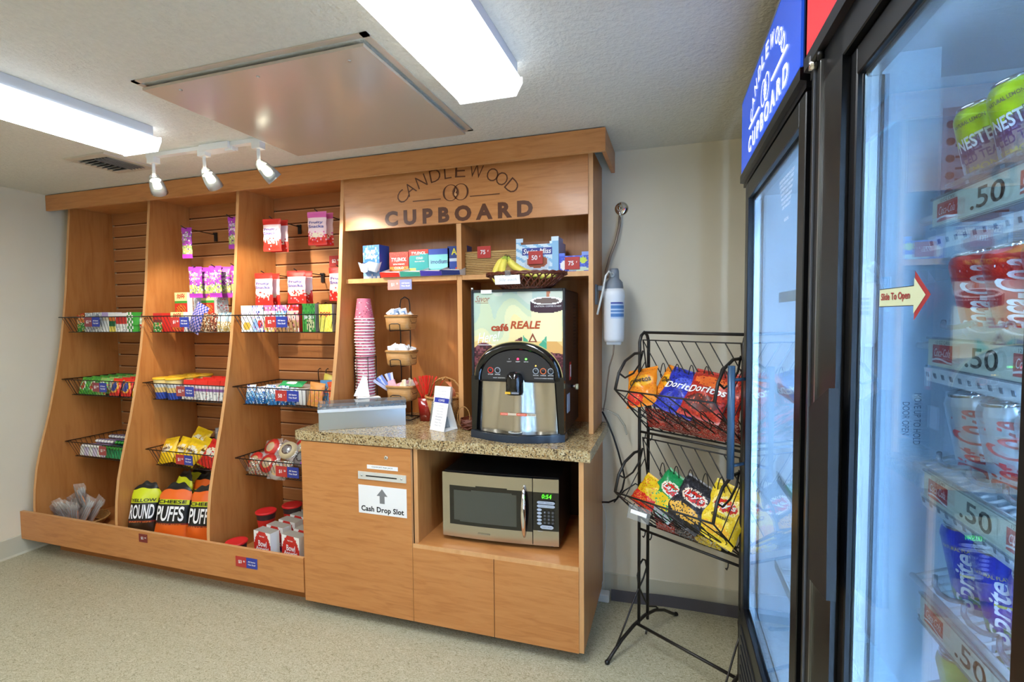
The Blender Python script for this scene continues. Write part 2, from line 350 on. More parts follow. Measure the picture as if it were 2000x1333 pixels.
# ------------------------------------------------------------------ display cabinet (three slatwall bays)
PROF = [(2.466, 2.36), (2.462, 2.3), (2.44, 2.05), (2.418, 1.78), (2.395, 1.58), (2.368, 1.38), (2.336, 1.2), (2.31, 1.07), (2.28, .93), (2.25, .815), (2.216, .68), (2.192, .57), (2.176, .44), (2.1695, .325), (2.1695, .29)]
t = thing('display_cabinet', 'maple wall display cabinet with three slatwall bays and sweeping dividers', 'cabinet', (-2.97, 2.45, 0))
def divider(x, w=.022, zb=.13, prof=PROF):
    b = MB(); pts = [(2.744, 2.36)]+prof+[(prof[-1][0]+.03, zb), (2.744, zb)]; n = len(pts)
    mats = None
    vs = [(x, p[0], p[1]) for p in pts]+[(x+w, p[0], p[1]) for p in pts]
    fs = [list(range(n)), list(range(2*n-1, n-1, -1))]+[[i, (i+1) % n, n+(i+1) % n, n+i] for i in range(n)]
    b.add(vs, fs, [WOOD, WOOD]+[WEDGE]*n); return b
DX = [-4.071, -3.302, -2.558, -1.803]
for x in DX[:3]: part('side_panel' if x < -4 else 'divider', divider(x), t, True)
BAYS = [(-4.049, -3.302), (-3.28, -2.558), (-2.536, -1.803)]
GZ = [2.187-.0885*k for k in range(-1, 23)]
for x0, x1 in BAYS:
    b = MB(); xe = x1 if x1 < -2 else -1.868
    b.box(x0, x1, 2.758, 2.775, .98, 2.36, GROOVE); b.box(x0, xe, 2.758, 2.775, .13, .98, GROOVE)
    zs = [2.36]+[g for g in GZ if .2 < g < 2.3]+[.13]
    for k in range(len(zs)-1):
        zt, zb = zs[k]-(.005 if k else 0), zs[k+1]+(.005 if k < len(zs)-2 else 0)
        xq = x1 if zb > .93 else xe
        b.box(x0, xq, 2.745, 2.758, zb, zt, {'*': SLAT, 't': LIP})
        if k: b.box(x0, xq, 2.7435, 2.7455, zt-.0045, zt, LIP)
    part('slatwall_panel', b, t, True)
b = MB(); b.box(XL+.004, -1.868, 2.148, 2.168, .102, .289, {'*': WOODX, 't': WEDGE}); part('front_board', b, t, True)
b = MB(); b.box(XL+.004, -1.868, 2.168, 2.744, .13, .15, WOODX); part('deck', b, t, True)
b = MB(); b.box(-3.98, -1.87, 2.26, 2.28, 0, .13, KICK); part('toe_kick', b, t, True)
b = MB(); b.box(-4.071, -1.803, 2.466, 2.744, 2.36, 2.38, WOODX); part('top_board', b, t, True)
b = MB(); b.box(XL+.004, -4.071, 2.168, 2.744, .15, .27, M('blank', '9A9484', .7)) if 0 else None
# hutch over the counter
t = thing('hutch', 'maple hutch on the worktop with shelves below a sign panel', 'cabinet', (-1.1, 2.5, .978))
pf = [p for p in PROF if p[1] > .99]+[(2.288, .979)]
part('side_panel', divider(-1.803, zb=.979, prof=pf), t, True)
b = MB(); b.box(-.397, -.3745, 2.466, 2.781, .979, 2.36, {'*': WOOD, 'f': WEDGE}); part('side_panel', b, t, True)
b = MB(); b.box(-1.781, -.397, 2.745, 2.76, .979, 2.36, WOOD); part('back_panel', b, t, True)
b = MB(); b.box(-1.095, -1.068, 2.466, 2.745, .979, 2.057, {'*': WOOD, 'f': WEDGE}); part('divider', b, t, True)
b = MB(); b.box(-1.781, -1.095, 2.462, 2.745, 1.76, 1.785, {'*': WOODX, 'f': WEDGE}); part('shelf', b, t, True)
b = MB(); b.box(-1.068, -.397, 2.47, 2.745, 1.76, 1.785, {'*': WOODX, 'f': WEDGE}); part('shelf', b, t, True)
b = MB(); b.box(-1.781, -.397, 2.466, 2.745, 2.36, 2.38, WOODX); part('top_board', b, t, True)
b = MB(); b.box(-1.781, -.397, 2.458, 2.478, 2.057, 2.36, WOODX)
sp = part('sign_panel', b, t, True)
b = MB(); ys = onY(2.4565)
ltr(b, 'CUPBOARD', -1.096, 2.106, .845, .083, DKBROWN, ys, bold=.05, spacing=1.6)
cx, cz, rx, rz = -1.092, 2.118, .36, .208
word = 'CANDLEWOOD'; angs = [151, 138, 123.5, 109, 97, 85.5, 71, 55, 44.5, 30]
for ch, an in zip(word, angs):
    a = R_(an); px, pz = cx+rx*cos(a), cz+rz*sin(a)
    tx, tz = -rx*sin(a), rz*cos(a); rt = math.atan2(-tz, -tx)
    ltr(b, ch, px, pz, .058*(1.3 if ch == 'W' else (.7 if ch == 'L' else (1.08 if ch in 'OCD' else 1))), .066, DKBROWN, ys, bold=-.012, rot=rt)
for (xa, xb) in ((-1.344, -1.178), (-1.012, -.848)): b.box(xa, xb, 2.4562, 2.4575, 2.1875, 2.192, DKBROWN)
for dx in (-.029, .029):
    n = 40; vs = []; 
    for j in range(n):
        a = 2*pi*j/n
        vs += [(cx+dx+.045*cos(a), 2.4563, 2.217+.043*sin(a)), (cx+dx+(.041-.007*abs(cos(a)))*cos(a), 2.4563, 2.217+(.040)*sin(a))]
    b.add(vs, [[2*j, 2*((j+1) % n), 2*((j+1) % n)+1, 2*j+1] for j in range(n)], DKBROWN)
n = 20; vs = [(cx, 2.4562, 2.217)]
for j in range(n*2):
    a = pi*j/n; q = .031 if j % 2 else .02; vs.append((cx+q*.75*cos(a), 2.4562, 2.217+q*sin(a)))
b.add(vs, [[0, 1+j, 1+(j+1) % (2*n)] for j in range(2*n)], DKBROWN)
vs = [(cx+x*.9, 2.4558, 2.217+z) for x, z in ((0, .021), (.006, .012), (.004, .004), (-.002, -.003), (.006, -.006), (.008, -.014), (0, -.021), (-.008, -.014), (-.008, -.004), (-.001, .006))]
b.add(vs, [list(range(10))], WEDGE)
link('lettering', b.mesh('lettering', t.location), sp)
# cornice
t = thing('cornice', 'long maple cornice capping the cabinets just under the ceiling', 'cornice', (-2.24, 2.6, 2.33))
b = MB(); b.box(XL+.003, -.3055, 2.39, 2.41, 2.329, 2.434, {'*': WOODX, 'u': WEDGE}); part('front_board', b, t, True)
b = MB(); b.box(-.3245, -.3055, 2.41, 2.781, 2.329, 2.434, {'*': WOODX}); part('end_board', b, t, True)
b = MB(); b.box(XL+.003, -.3245, 2.41, 2.50, 2.385, 2.400, WOODX); part('soffit', b, t, True)
# base cabinet
t = thing('base_cabinet', 'maple base cabinet with a tall door, two low doors and an open microwave bay', 'cabinet', (-1.12, 2.45, 0))
b = MB(); b.box(-1.863, -1.843, 2.178, 2.75, .0612, .927, WOOD); part('side_panel', b, t, True)
b = MB(); b.box(-.3925, -.3706, 2.159, 2.781, .0612, .927, {'*': WOOD, 'f': WEDGE}); part('side_panel', b, t, True)
b = MB(); b.box(-1.212, -1.190, 2.172, 2.75, .0612, .927, {'*': WOOD, 'f': WEDGE}); part('divider', b, t, True)
b = MB(); b.box(-1.190, -.3925, 2.159, 2.75, .436, .4535, {'*': WOODX, 'f': WEDGE}); part('bay_shelf', b, t, True)
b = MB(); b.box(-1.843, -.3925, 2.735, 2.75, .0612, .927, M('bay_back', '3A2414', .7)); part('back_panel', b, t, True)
b = MB(); b.box(-1.843, -.3925, 2.24, 2.735, .0612, .08, WOODX); part('bottom_board', b, t, True)
b = MB(); b.box(-1.80, -.44, 2.34, 2.36, 0, .0612, KICK); part('toe_kick', b, t, True)
def door(x0, x1, z0, z1):
    b = MB(); b.box(x0, x1, 2.153, 2.1715, z0, z1, {'*': WOODX, 't': WEDGE, 'l': WEDGE, 'r': WEDGE}); return part('door', b, t, True)
dr = door(-1.863, -1.2165, .0612, .922); door(-1.2135, -.793, .0612, .4535-.019); door(-.789, -.3926, .0612, .4535-.019)
b = MB(); b.box(-1.2135, -.3926, 2.1535, 2.159, .4345, .4535, WEDGE); part('edge_strip', b, t, True)
T = Matrix.Translation((-1.352, 2.153, .871)) @ Matrix.Rotation(R_(90), 4, 'X')
b = MB(); b.lathe([(.0105, -.0), (.0105, .004), (.008, .005), (.0001, .005)], CHROME, 18, T=T); b.box(-1.353, -1.351, 2.1475, 2.1485, .866, .876, BTXT); link('door_lock', b.mesh('l', t.location), dr)
b = MB(); b.box(-1.463, -1.288, 2.1515, 2.1535, .808, .828, WHITEP); ltr(b, 'COMFORT PAK JACK', -1.375, .818, .12, .009, BTXT, onY(2.1512)); link('name_strip', b.mesh('l', t.location), dr)
b = MB(); b.box(-1.514, -1.242, 2.148, 2.153, .753, .791, M('brushed_slot_plate', 'E4E4DC', .3, .3)); b.box(-1.468, -1.292, 2.1472, 2.1485, .769, .775, BLACKP)
for xx in (-1.492, -1.266): b.cyl((xx, 2.148, .772), (xx, 2.146, .772), .005, STEEL, 10)
link('slot_plate', b.mesh('l', t.location), dr)
b = MB(); b.box(-1.516, -1.242, 2.1512, 2.1532, .578, .722, WHITEP)
AR = M('grey_print', '808080', .6)
b.add([(x-1.379, y, z+.672) for x, z, y in ((-.031, 0.002, 2.1508), (0, .038, 2.1508), (.031, 0.002, 2.1508), (.014, .002, 2.1508), (.014, -.036, 2.1508), (-.014, -.036, 2.1508), (-.014, .002, 2.1508))], [[0, 6, 3, 2, 1], [6, 5, 4, 3]], AR)
ltr(b, 'Cash Drop Slot', -1.379, .6, .243, .036, BTXT, onY(2.1506), bold=.03, spacing=1.05); link('cash_drop_sign', b.mesh('l', t.location), dr)
# worktop
b = MB(); b.prism([(-1.893, 2.147), (-.3405, 2.147), (-.3405, 2.781), (-1.78, 2.781), (-1.78, 2.742), (-1.893, 2.742)], 'z', .928, .978, GRANITE)
o = link('worktop', b.mesh('worktop')); tag(o, 'speckled granite-look worktop on the maple base cabinet', 'worktop')
# ------------------------------------------------------------------ coolers (local frame: x into the cooler, y away from the camera, z up)
FR_ROT = R_(.97)
FRAME = M('cooler_black_frame', '08090C', .32, spec=.35); LINER = M('cooler_white_liner', 'DCE6EE', .35); ALU = M('aluminium_strip', 'B8BEC2', .3, 1)
BODY = M('cooler_dark_body', '2A211E', .35); LAMPF = M('cooler_lamp', 'BFDCFF', .5, emit=L_FRIDGE*5); LAMPF2 = M('cooler_lamp_long', 'BFDCFF', .5, emit=L_FRIDGE*5.5); RACKW = M('white_shelf_wire', 'DDE4E6', .35)
GASK = M('grey_gasket', '5C6470', .5)
def cooler(name, lab, y0, y1, signmat, z_open=(.50, 1.975), fy0=.03, fy1=.1):
    t = thing(name, lab, 'cooler', (.2555, 1.19, 0), (0, 0, FR_ROT))
    D = .74
    b = MB(); b.box(.05, D, y0, y0+.03, .02, 2.33, BODY); b.box(.05, D, y1-.03, y1, .02, 2.33, BODY); b.box(D-.03, D, y0+.03, y1-.03, .02, 2.33, BODY)
    b.box(.05, D-.03, y0+.03, y1-.03, 2.0, 2.33, BODY); b.box(.05, D-.03, y0+.03, y1-.03, .02, .44, BODY); part('cabinet_body', b, t)
    b = MB(); i0, i1 = y0+.03, y1-.03
    b.box(.06, D-.032, i0, i0+.02, .44, 2.0, LINER); b.box(.06, D-.032, i1-.02, i1, .44, 2.0, LINER); b.box(D-.05, D-.032, i0+.02, i1-.02, .44, 2.0, LINER)
    b.box(.06, D-.05, i0+.02, i1-.02, 1.985, 2.0, LINER); b.box(.06, D-.05, i0+.02, i1-.02, .44, .46, LINER); part('liner', b, t)
    b = MB(); b.box(.0, .05, y0, y1, 2.028, 2.07, FRAME); b.prism([(-.012, 2.045), (.05, 2.03), (.05, 2.07), (-.012, 2.07)], 'y', y0, y1, FRAME); part('header_lip', b, t)
    return t
# --- far cooler
t = cooler('glass_door_cooler', 'black glass door cooler with a blue lightbox sign, by the chip rack', .0, .856, None)
b = MB(); b.box(-.004, .05, .0, .856, 2.07, 2.335, FRAME); b.box(-.006, .045, .856, .866, 2.066, 2.338, M('sign_end_cap', 'D8D8D0', .3)); sg = part('sign_box', b, t)
SB = M('blue_lightbox', '1E4CC0', .25, emit=.55)
b = MB(); b.box(-.009, -.003, .012, .848, 2.078, 2.328, SB); b.box(-.0105, -.002, .012, .848, 2.325, 2.333, ALU); link('sign_face', b.mesh('f'), sg)
SWH = M('white_lit_lettering', 'F0F4FF', .4, emit=.9)
b = MB(); fx = onX(-.0105); cy = -.40   # lettering plane: a = -y
ltr(b, 'CUPBOARD', cy, 2.122, .56, .05, SWH, fx, bold=.03, spacing=1.5)
b.box(-.0115, -.0095, .40+.09, .40+.27, 2.176, 2.181, SWH); b.box(-.0115, -.0095, .40-.27, .40-.09, 2.176, 2.181, SWH)
for ch, an in zip('CANDLEWOOD', [164, 147, 130, 113, 99, 84, 67, 49, 34, 16]):
    a = R_(an); rt = math.atan2(-.115*cos(a), .235*sin(a))
    ltr(b, ch, cy+.235*cos(a), 2.172+.118*sin(a), .038*(1.3 if ch == 'W' else 1), .040, SWH, fx, rot=rt, bold=.01)
for dx in (-.024, .024):
    n = 28; vs = []
    for j in range(n):
        a = 2*pi*j/n; vs += [fx(cy+dx+.036*cos(a), 2.192+.037*sin(a)), fx(cy+dx+.03*cos(a), 2.192+.032*sin(a))]
    b.add(vs, [[2*j, 2*((j+1) % n), 2*((j+1) % n)+1, 2*j+1] for j in range(n)], SWH)
n = 12; vs = [fx(cy, 2.192)]
for j in range(n*2):
    a = pi*j/n; q = .026 if j % 2 else .016; vs.append(fx(cy+q*.8*cos(a), 2.192+q*sin(a)))
b.add(vs, [[0, 1+j, 1+(j+1) % (2*n)] for j in range(2*n)], SWH)
link('lettering', b.mesh('l'), sg)
def frame_ring(y0, y1, z0, z1, w, x0, x1, mat, wb=None, wt=None):
    b = MB(); wb = wb or w; wt = wt or w
    b.box(x0, x1, y0, y0+w, z0, z1, mat, bev=.002); b.box(x0, x1, y1-w, y1, z0, z1, mat, bev=.002)
    b.box(x0, x1, y0+w, y1-w, z0, z0+wb, mat, bev=.002); b.box(x0, x1, y0+w, y1-w, z1-wt, z1, mat, bev=.002); return b
dd = part('door', frame_ring(.002, .80, .45, 2.022, .055, .0, .045, FRAME), t)
b = MB(); b.box(.012, .016, .057, .745, .505, 1.967, FGLASS); link('glass_pane', b.mesh('g'), dd)
b = frame_ring(.057, .745, .505, 1.967, .012, .018, .040, ALU); link('glazing_spacer', b.mesh('g'), dd)
HB = M('blue_grey_handle', '3C566E', .3, .3)
b = MB(); b.cyl((-.05, .715, .985), (-.05, .715, 1.385), .0125, HB, 14)
for z in (1.03, 1.335): b.cyl((-.05, .715, z), (.002, .76, z), .006, HB, 8)
link('handle', b.mesh('h'), dd)
b = MB(); b.box(.004, .045, .0, .856, .05, .44, FRAME)
for k in range(9): b.box(.0, .006, .03, .80, .09+k*.038, .105+k*.038, M('grille_slat', '2C2E32', .4))
part('grille', b, t)
NP = M('white_sticker', 'E4E8EA', .6)
b = MB()
for k in range(7): ltr(b, 'DOOR MUST REMAIN CLOSED WHEN NOT IN USE'[k*3:k*3+22-k], -.22, 1.905-.012*k, .16-.012*k, .007, NP, onX(.0115))
ltr(b, 'NO ALCOHOL', -.215, 1.80, .05, .008, NP, onX(.0115)); link('door_notice', b.mesh('n'), dd)
for z in (.66, .98, 1.30, 1.62):
    b = MB()
    for k in range(16): b.tube([(.12, .07+k*.046, z), (.66, .07+k*.046, z)], .0025, RACKW, 5)
    for x in (.12, .4, .66): b.tube([(x, .055, z-.004), (x, .80, z-.004)], .004, RACKW, 5)
    b.box(.112, .118, .055, .80, z-.015, z+.02, RACKW); part('shelf', b, t)
b = MB(); b.box(.064, .09, .054, .08, .5, 1.95, LAMPF); part('lamp', b, t)
far_root = t
def fw(x, y, z, ang=FR_ROT):
    return (.2555+x*cos(ang)-y*sin(ang), 1.19+x*sin(ang)+y*cos(ang), z)
for k in range(5):
    b = MB(); b.box(-.07, .07, -.02, .02, 0, .17, {'*': M('frozen_box_red', 'C83028', .45), 't': M('frozen_box_white', 'E8E8E4', .45)}); b.box(-.0712, -.0698, -.02, .02, .06, .12, MC['frozen_box_white'])
    solo('frozen_meal_box', b, 'red and white box on the floor of the glass door cooler, %s from the camera' % ['nearest', 'second', 'third', 'fourth', 'farthest'][k], 'box', fw(.2, .12+k*.05, .461), (0, 0, FR_ROT), group='red boxes low in the far cooler')
def fw(x, y, z, ang=FR_ROT):
    return (.2555+x*cos(ang)-y*sin(ang), 1.19+x*sin(ang)+y*cos(ang), z)
# --- near cooler
t = cooler('sliding_door_cooler', 'large black cooler with sliding glass doors and a red sign, full of drink cans', -1.28, -.03, None)
b = MB(); b.box(-.004, .05, -1.28, -.03, 2.07, 2.335, FRAME); sg = part('sign_box', b, t)
b = MB(); b.box(-.009, -.003, -1.27, -.036, 2.058, 2.333, M('red_lightbox', 'E0282E', .25, emit=.5)); link('sign_face', b.mesh('f'), sg)
fr = part('door_frame', frame_ring(-1.28, -.04, .42, 2.045, .06, .0, .05, FRAME), t)
b = MB(); b.box(-.004, .002, -.118, -.112, .44, 2.03, ALU); b.box(-.003, .004, -.07, -.066, .44, 2.03, GASK); b.cyl((-.006, -.075, 2.03), (-.006, -.075, 2.055), .008, CHROME, 12); b.cyl((-.004, -.116, 2.03), (-.004, -.116, 2.052), .006, FRAME, 10); link('trim_strip', b.mesh('s'), fr)
def slider(y0, y1, x, nm, hand):
    d = part('sliding_door', frame_ring(y0, y1, .47, 1.985, .028, x, x+.016, FRAME, wt=.045, wb=.05), t)
    b = MB(); b.box(x+.005, x+.009, y0+.026, y1-.026, .518, 1.942, FGLASS); link('glass_pane', b.mesh('g'), d)
    b = frame_ring(y0+.028, y1-.028, .52, 1.94, .008, x+.01, x+.03, ALU); link('glazing_spacer', b.mesh('g'), d)
    if hand:
        b = MB()
        for (xa, xb, mt_) in ((.030, .035, FRAME), (.036, .040, ALU), (.041, .049, P('6C7C8C')), (.050, .053, FRAME), (.054, .060, P('8CA4B8'))): b.box(xa, xb, -.24, -.212, .52, 1.94, mt_)
        link('gasket', b.mesh('g'), d)
        b = MB(); b.prism([(-.155, 1.395), (-.268, 1.445), (-.278, 1.10), (-.176, 1.085+.0)], 'x', -.022, -.008, M('handle_grip', '080A0E', .5)); b.prism([(-.155, 1.395), (-.19, 1.41), (-.20, 1.10), (-.176, 1.085)], 'x', -.009, x+.004, BLACKP); link('handle', b.mesh('h'), d)
    return d
d1 = slider(-.685, -.222, .012, 'a', True); slider(-1.14, -.655, .034, 'b', False)
b = MB(); b.box(.0, .012, -.222, -.10, .42, 2.045, FRAME); part('mullion', b, t)
b = MB(); zc = 1.586; a0, a1, a2 = .354, .458, .497     # a = -y
ST = M('cream_sticker', 'C8D2B0', .5); STR = M('sticker_red', '9C2A30', .5)
f_ = onX(.0145)
def poly(b, pts, mat, fn): b.add([fn(*p) for p in pts], [list(range(len(pts)))], mat)
poly(b, [(a0-.0008, zc-.0125), (a1-.001, zc-.0125), (a1-.001, zc+.0125), (a0-.0008, zc+.0125)], BTXT, onX(.0148))
poly(b, [(a0, zc-.0115), (a1, zc-.0115), (a1, zc+.0115), (a0, zc+.0115)], ST, f_)
poly(b, [(a1, zc-.03), (a2, zc), (a1, zc+.03)], STR, f_); poly(b, [(a1-.001, zc-.022), (a2-.011, zc), (a1-.001, zc+.022)], ST, onX(.0141))
ltr(b, 'Slide To Open', (a0+a1)/2-.002, zc, .086, .0125, STR, onX(.0138), bold=.02); link('slide_sticker', b.mesh('s'), d1)
# jamb and liner details
b = MB(); b.box(.062, .142, -.205, -.079, .46, 1.985, M('jamb_white', 'C4DCEC', .35)); ltr(b, 'MOVE UP TO HOLD', 0, 0, .085, .010, M('faint_blue_print', '3C5878', .6), lambda x, z: (.124+z, -.2056, 1.39-x)); ltr(b, 'DOOR OPEN', 0, 0, .055, .010, MC['faint_blue_print'], lambda x, z: (.108+z, -.2056, 1.39-x)); part('door_jamb', b, t)
b = MB(); b.box(.16, .185, -.082, -.078, .5, 1.95, ALU)
for k in range(38): b.box(.168, .177, -.0835, -.0818, .53+k*.037, .541+k*.037, BLACKP)
b.box(.30, .325, -.082, -.078, .5, 1.95, ALU); part('shelf_pilaster', b, t)
b = MB()
for x, z in ((.152, 1.36), (.152, 1.26), (.152, 1.22), (.155, 1.86), (.28, 1.9)): b.cyl((x, -.082, z), (x, -.0865, z), .0065, CHROME, 12)
part('screw', b, t)
b = MB(); b.box(.20, .42, -.081, -.0792, 1.72, 1.93, M('faded_label', 'B8A8B0', .6)); ltr(b, 'True', 0, 0, .09, .03, M('label_print', '8C4A50', .6), lambda x, z: (.30+x, -.0815, 1.90+z), shear=.3)
for k in range(7): b.box(.22, .40, -.0816, -.081, 1.86-k*.02, 1.864-k*.02, MC['label_print'])
for k in range(6): b.cyl((.212, -.079, 1.9-k*.03), (.212, -.082, 1.9-k*.03), .007, MC['label_print'], 10)
part('maker_label', b, t)
b = MB(); b.box(.066, .09, -.652, -.636, .5, 1.95, LAMPF2); part('lamp', b, t)
b = MB(); b.box(.066, .09, -1.25, -1.234, .5, 1.95, LAMPF2); part('lamp', b, t)
b = MB(); b.box(.062, .085, -.688, -.655, .5, 1.95, M('divider_white', 'C4DCEC', .35)); part('centre_post', b, t)
b = MB(); b.box(.004, .05, -1.28, -.03, .05, .41, FRAME)
for k in range(8): b.box(.0, .006, -1.24, -.06, .09+k*.038, .105+k*.038, MC['grille_slat'])
part('grille', b, t)
near_root = t
# shelves with gravity tracks
SLOPE = R_(12)
ROWS = [1.715, 1.522, 1.332, 1.150, .965]
for z in ROWS:
    T = Matrix.Translation((.108, 0, z)) @ Matrix.Rotation(-SLOPE, 4, 'Y')
    b = MB()
    for k in range(20): b.tube([(.0, -.245-k*.02, -.006), (.42, -.13-k*.02, -.006)], .002, RACKW, 5, T=T)
    b.tube([(.0, -.24, -.008), (.0, -.635, -.008)], .005, RACKW, 6, T=T); b.tube([(.4, -.09, -.01), (.4, -.635, -.01)], .005, RACKW, 6, T=T)
    b.box(-.018, -.010, -.635, -.285, -.056, -.036, RACKW, T=T)
    for k in range(16): b.box(-.019, -.017, -.296-k*.0215, -.290-k*.0215, -.049, -.042, GASK, T=T)
    sh = part('shelf', b, t)
# cans
def can(nm, lab, paint, cat='can'):
    r = .033; N = 32
    prof = [(.0001, .004), (.022, .006), (.0255, .0), (.0285, .004), (.0325, .014)]
    b = MB(); b.lathe(prof, STEEL, N)
    def fn(u, v): a = 2*pi*u; return (r*cos(a), r*sin(a), .014+v*.092)
    b.grid(fn, 48, 26, paint)
    b.lathe([(r, .106), (.031, .112), (.0275, .1175)], paint(.5, .999), N)
    return b
def mk_can(name, lab, paint, texts, group=None):
    t = thing(name, lab, 'can', group=group)
    part('body', can(name, lab, paint), t)
    b = MB(); b.lathe([(.0275, .1175), (.0275, .1205), (.0262, .122), (.0248, .1205), (.0245, .116), (.0001, .116)], CHROME, 32); part('lid', b, t)
    b = MB(); b.lathe([(.0045, .1165), (.0085, .1175), (.0045, .1185)], CHROME, 14, sx=1.7, T=Matrix.Translation((-.003, 0, 0))); b.box(.004, .018, -.005, .005, .1165, .1176, CHROME); part('pull_tab', b, t)
    b = MB()
    for (s, a, z, w, h, mat, rot, shear) in texts:
        a = a-.22
        # a: angle on the can (pi = towards the doors); rot 90 = reading up the can
        def fn(x, zz, a=a): an = pi+a+x/.0335; return (.0335*cos(an), .0335*sin(an), zz)
        vs, fs, asp = textgeo(s, shear, .02); c, d = cos(rot), sin(rot); out = []
        for p, q in vs:
            x = (p-.5)*w; y = (q-.5)*h; out.append(fn((x*c-y*d), z+x*d+y*c))
        b.add(out, fs, mat)
    part('lettering', b, t); return t
SIL = M('silver_can', 'C4CCD0', .28, .6); RCAN = M('red_can', 'C8281E', .3, .25); LCAN = M('lime_can', 'BCD41C', .3, .2); PCAN = M('purple_can', '3E2A66', .35); BCAN = M('cobalt_can', '2A34B0', .3, .3); TAN = M('tan_can', 'A89890', .4, .3); GCAN = M('green_can', '2E8A4A', .35); YC = P('E8D020'); WC = P('F2F2F0'); KHAKI = M('khaki_plastic', '9AA860', .4)
def p_nest(u, v):
    du = (u-.675)*2*pi
    if abs(du) > 1.3 and v < .6: return SIL
    top = .78-.14*min(abs(du), 1.5)
    if v > top: return LCAN
    if v > top-.22: return PCAN
    if abs(du) > 1.15: return SIL
    return TAN
def p_coke(u, v):
    du = (u-.64)*6
    if abs(du-.5-.9*(v-.5)) < .14+.1*sin(v*5): return WC
    if v < .08: return SIL
    return RCAN
def p_diet(u, v): return SIL
def p_blue(u, v):
    if v < .45: return BCAN if (u*12+v*5) % 2 > 1.2 else (GCAN if v < .2 else BCAN)
    if .58 < u < .68 and .2 < v < .5: return YC
    return BCAN
def p_ginger(u, v): return KHAKI if v > .55 else GCAN
GT = M('gold_print', 'C8B468', .5); RPR = P('C02A28'); CPR = P('5A4878')
spec = [
 ('iced_tea_can', 'lime iced tea can', p_nest, [('NESTEA', .92, .074, .054, .017, WC, .12, 0), ('ICED TEA', .8, .052, .045, .011, CPR, .1, 0), ('LEMON', .8, .037, .04, .009, GT, .1, 0), ('NATURAL LEMON FLAVOR', 1.0, .1, .06, .005, PCAN, .1, 0)]),
 ('cola_can', 'red cola can', p_coke, [('Coca-Cola', 1.0, .058, .09, .04, WC, R_(80), .35)]),
 ('diet_cola_can', 'silver diet cola can', p_diet, [('Diet Coke', .95, .056, .094, .046, RPR, R_(82), .35)]),
 ('lemon_soda_can', 'blue lemon soda can', p_blue, [('Sprite', .95, .05, .08, .03, WC, R_(80), .2), ('NATURAL FLAVORS', .95, .094, .05, .005, GT, 0, 0)]),
 ('ginger_ale_can', 'khaki-topped soda can', p_ginger, []),
]
ordn = ['farthest from the camera', 'second from the far end', 'third from the far end', 'fourth from the far end', 'fifth from the far end', 'nearest the camera']
shn = ['top', 'second', 'third', 'fourth', 'bottom']
for ri, (nm, lab, pt, tx) in enumerate(spec):
    first = mk_can(nm, lab, pt, tx, group=lab.split(' with')[0]+'s on the %s cooler shelf' % shn[ri]); used = False
    for k in range(4):
        for dp in range(2):
            xl = .043+dp*.07; T = Matrix.Translation((.108, 0, ROWS[ri])) @ Matrix.Rotation(-SLOPE, 4, 'Y')
            p = T @ Vector((xl, -.355-k*.074, -.001)); loc = fw(*p); rot = (0, -SLOPE, FR_ROT)
            L = lab+' on the %s cooler shelf, %s, %s' % (shn[ri], ordn[k], 'front' if dp == 0 else 'back')
            if not used: o = first; o.location = loc; o.rotation_euler = rot; o['label'] = L; used = True
            else: dup(first, loc, rot, L)
# clear front stops and price strips
LAB = M('strip_cream', 'DCE6D4', .5)
for ri, z in enumerate(ROWS):
    g = thing('shelf_front_track', 'clear can stop and white price strip on the %s cooler shelf' % shn[ri], 'price strip', fw(.108, -.335, z), (0, 0, FR_ROT), group='price strips on the cooler shelves')
    dz = [.0, .0, .0, 0, 0][ri]
    for k in range(4):
        y = -.355-k*.074+.335
        b = MB(); pts = [(-.002+.0*1, y+.036, .030), (-.010, y+.02, .024), (-.013, y, .022), (-.010, y-.02, .024), (-.002, y-.036, .03)]
        b.tube(pts, .0035, ACRYL if k % 2 else CLEAR, 6); part('can_stop', b, g)
    b = MB(); b.box(-.024, -.0205, -.335, .005, -.031, .006, LAB); b.box(-.026, -.019, -.338, .007, -.034, -.031, ACRYL); b.box(-.026, -.019, -.338, .007, .006, .009, ACRYL); part('price_strip', b, g)
    b = MB()
    for k in range(2):
        a0 = .008+k*.17
        poly(b, [(a0, -.026), (a0+.05, -.026), (a0+.05, -.001), (a0, -.001)], RPR, onX(-.0243))
        ltr(b, 'Coca-Cola', a0+.025, -.0115, .04, .011, WTXT, onX(-.0246), shear=.35)
        for q in range(5): poly(b, [(a0+q*.01, -.0235+.002*sin(q)), (a0+q*.01+.01, -.0235+.002*sin(q+1)), (a0+q*.01+.01, -.021+.002*sin(q+1)), (a0+q*.01, -.021+.002*sin(q))], WTXT, onX(-.0245))
        ltr(b, '12 OZ CAN', a0+.025, .0022, .034, .0045, BTXT, onX(-.0244))
        ltr(b, '.50', a0+.112, -.0125, .066, .025, BTXT, onX(-.0244), bold=.01)
    part('price_print', b, g)
